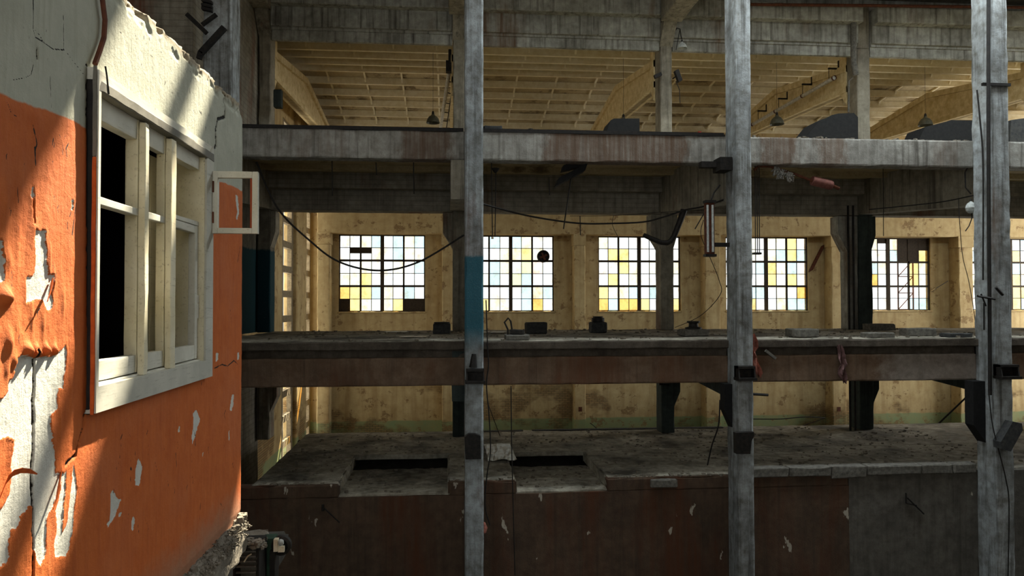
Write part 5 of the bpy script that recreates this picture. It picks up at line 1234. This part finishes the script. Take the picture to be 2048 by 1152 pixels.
a, b = at(548, 1078, 6.6), at(556, 1102, 6.6); MB().box(a.x, b.x, 6.58, 6.64, b.z, a.z).build('plate', 'white_plate', e)
MB().lathe(at(562, 1085, 6.6), [(.0, -.02), (.025, -.015), (.03, 0), (.02, .02), (.0, .025)], 12, (1, 0, .2)).build('shard', 'lamp_white', e)
a, b = at(557, 1092, 6.62), at(569, 1103, 6.62); MB().box(a.x, b.x, 6.60, 6.63, b.z, a.z).build('tag', 'white_plate', e)
MB().box(at(546, 0, 6.66).x, at(556, 0, 6.66).x, 6.64, 6.8, -2.5, b.z).build('stand', 'black_metal', e)
rnd = random.Random(77); m = MB()
for i in range(160): 
    p = at(rnd.uniform(484, 530), rnd.uniform(1078, 1096), rnd.uniform(6.3, 6.7)); s_ = rnd.uniform(.008, .03); m.chunk((p.x, p.y, min(p.z, -1.98)), s_, s_, s_*.7, rnd)
# heap carrying that debris
m.rbox(at(470, 0, 6.6).x, at(528, 0, 6.6).x, 6.55, 6.9, -2.5, -2.06, .08, .05, .06, 5)
o = m.build('rubble', 'rubble'); tag(o, 'small heap of stones behind the black slatted grate', 'rubble', None, 'stuff')
# lattice mast seen through the broken panes
e = empty('lattice_mast', (at(1815, 560, 60).x, 60, -10), 'rusty lattice mast outside the broken fifth grid window', 'mast', None, 'thing')
x0, x1 = at(1796, 560, 60).x, at(1826, 560, 60).x
for X in (x0, x1): MB().tube([(X, 60, -10), (X, 60, 9)], .07, 6).build('leg', 'rusty', e)
br = MB()
for i in range(13): z = -9+i*1.4; br.tube([(x0, 60, z), (x1, 60, z+1.4)], .04, 5); br.tube([(x0, 60, z), (x1, 60, z)], .04, 5)
br.build('bracing', 'rusty', e)
struct(MB().box(-40, 90, 36.2, 140, -10.2, -10), 'ground_outside', 'floor_dark')
# ------------------------------------------------------------------ light and camera
w = bpy.data.worlds.new('World'); SC.world = w; w.use_nodes = True
bg = w.node_tree.nodes['Background']; bg.inputs[0].default_value = (0.95, 1.0, 1.0, 1); bg.inputs[1].default_value = 1.6
sun = bpy.data.lights.new('sun', 'SUN'); sun.energy = 28; sun.angle = math.radians(0.7); sun.color = (1.0, 0.90, 0.70)
so = bpy.data.objects.new('sun', sun); COL.objects.link(so)
sd = Vector((.035, .095, .12)).normalized(); so.rotation_euler = sd.to_track_quat('Z', 'Y').to_euler(); so.location = sd*60
def area(name, loc, direction, sx, sy, L, color):
    l = bpy.data.lights.new(name, 'AREA'); l.shape = 'RECTANGLE'; l.size = sx; l.size_y = sy; l.energy = L*math.pi*sx*sy; l.color = color
    o = bpy.data.objects.new(name, l); COL.objects.link(o); o.location = loc
    o.rotation_euler = (-Vector(direction)).to_track_quat('Z', 'Y').to_euler(); return o
XM = (XR-0.6)/2
o = area('sky_through_roof_gap', (XM, (A0+A1)/2, ROOFZ+.28), (0, 0, -1), XR, A1-A0, 1.0, (.90, .97, 1.0)); o.rotation_euler = (0, 0, 0)
o = area('sky_through_roof_gap', ((3.2+XR)/2, (B0+B1)/2, ROOFZ+.28), (0, 0, -1), XR-3.2, B1-B0, 17.0, (.86, .96, 1.0)); o.rotation_euler = (0, 0, 0)
area('daylight_hall_end', (XR+.5, 29.8, 1.2), (-1, 0, 0), 9.2, 10.2, 9.0, (1.0, .975, .92))
area('daylight_end_windows', (XW-.6, (ya0+yb1)/2, 0), (1, 0, 0), yb1-ya0, 14, 8.0, (1.0, .975, .92))
area('fill_rear_opening', (0.5, -6.5, 2.6), (0, 1, 0), 5.0, 4.2, 4.0, (1.0, .98, .93))  # added fill lamp behind the camera, outside the added opening
cd = bpy.data.cameras.new('camera'); cam = bpy.data.objects.new('camera', cd); COL.objects.link(cam); SC.camera = cam
cd.sensor_fit = 'HORIZONTAL'; cd.sensor_width = 36; cd.lens = F/2048*36; cd.clip_start = 0.05; cd.clip_end = 300
from mathutils import Matrix
cam.matrix_world = Matrix((( _rt.x, _up.x, -_fw.x, 0), (_rt.y, _up.y, -_fw.y, 0), (_rt.z, _up.z, -_fw.z, 0), (0, 0, 0, 1)))
vs = SC.view_settings; SC.display_settings.display_device = 'sRGB'; vs.view_transform = 'Standard'; vs.look = 'None'; vs.exposure = 0.0; vs.gamma = 1.0; vs.use_curve_mapping = False
for o in list(bpy.data.objects):
    if '_o' in o: del o['_o']
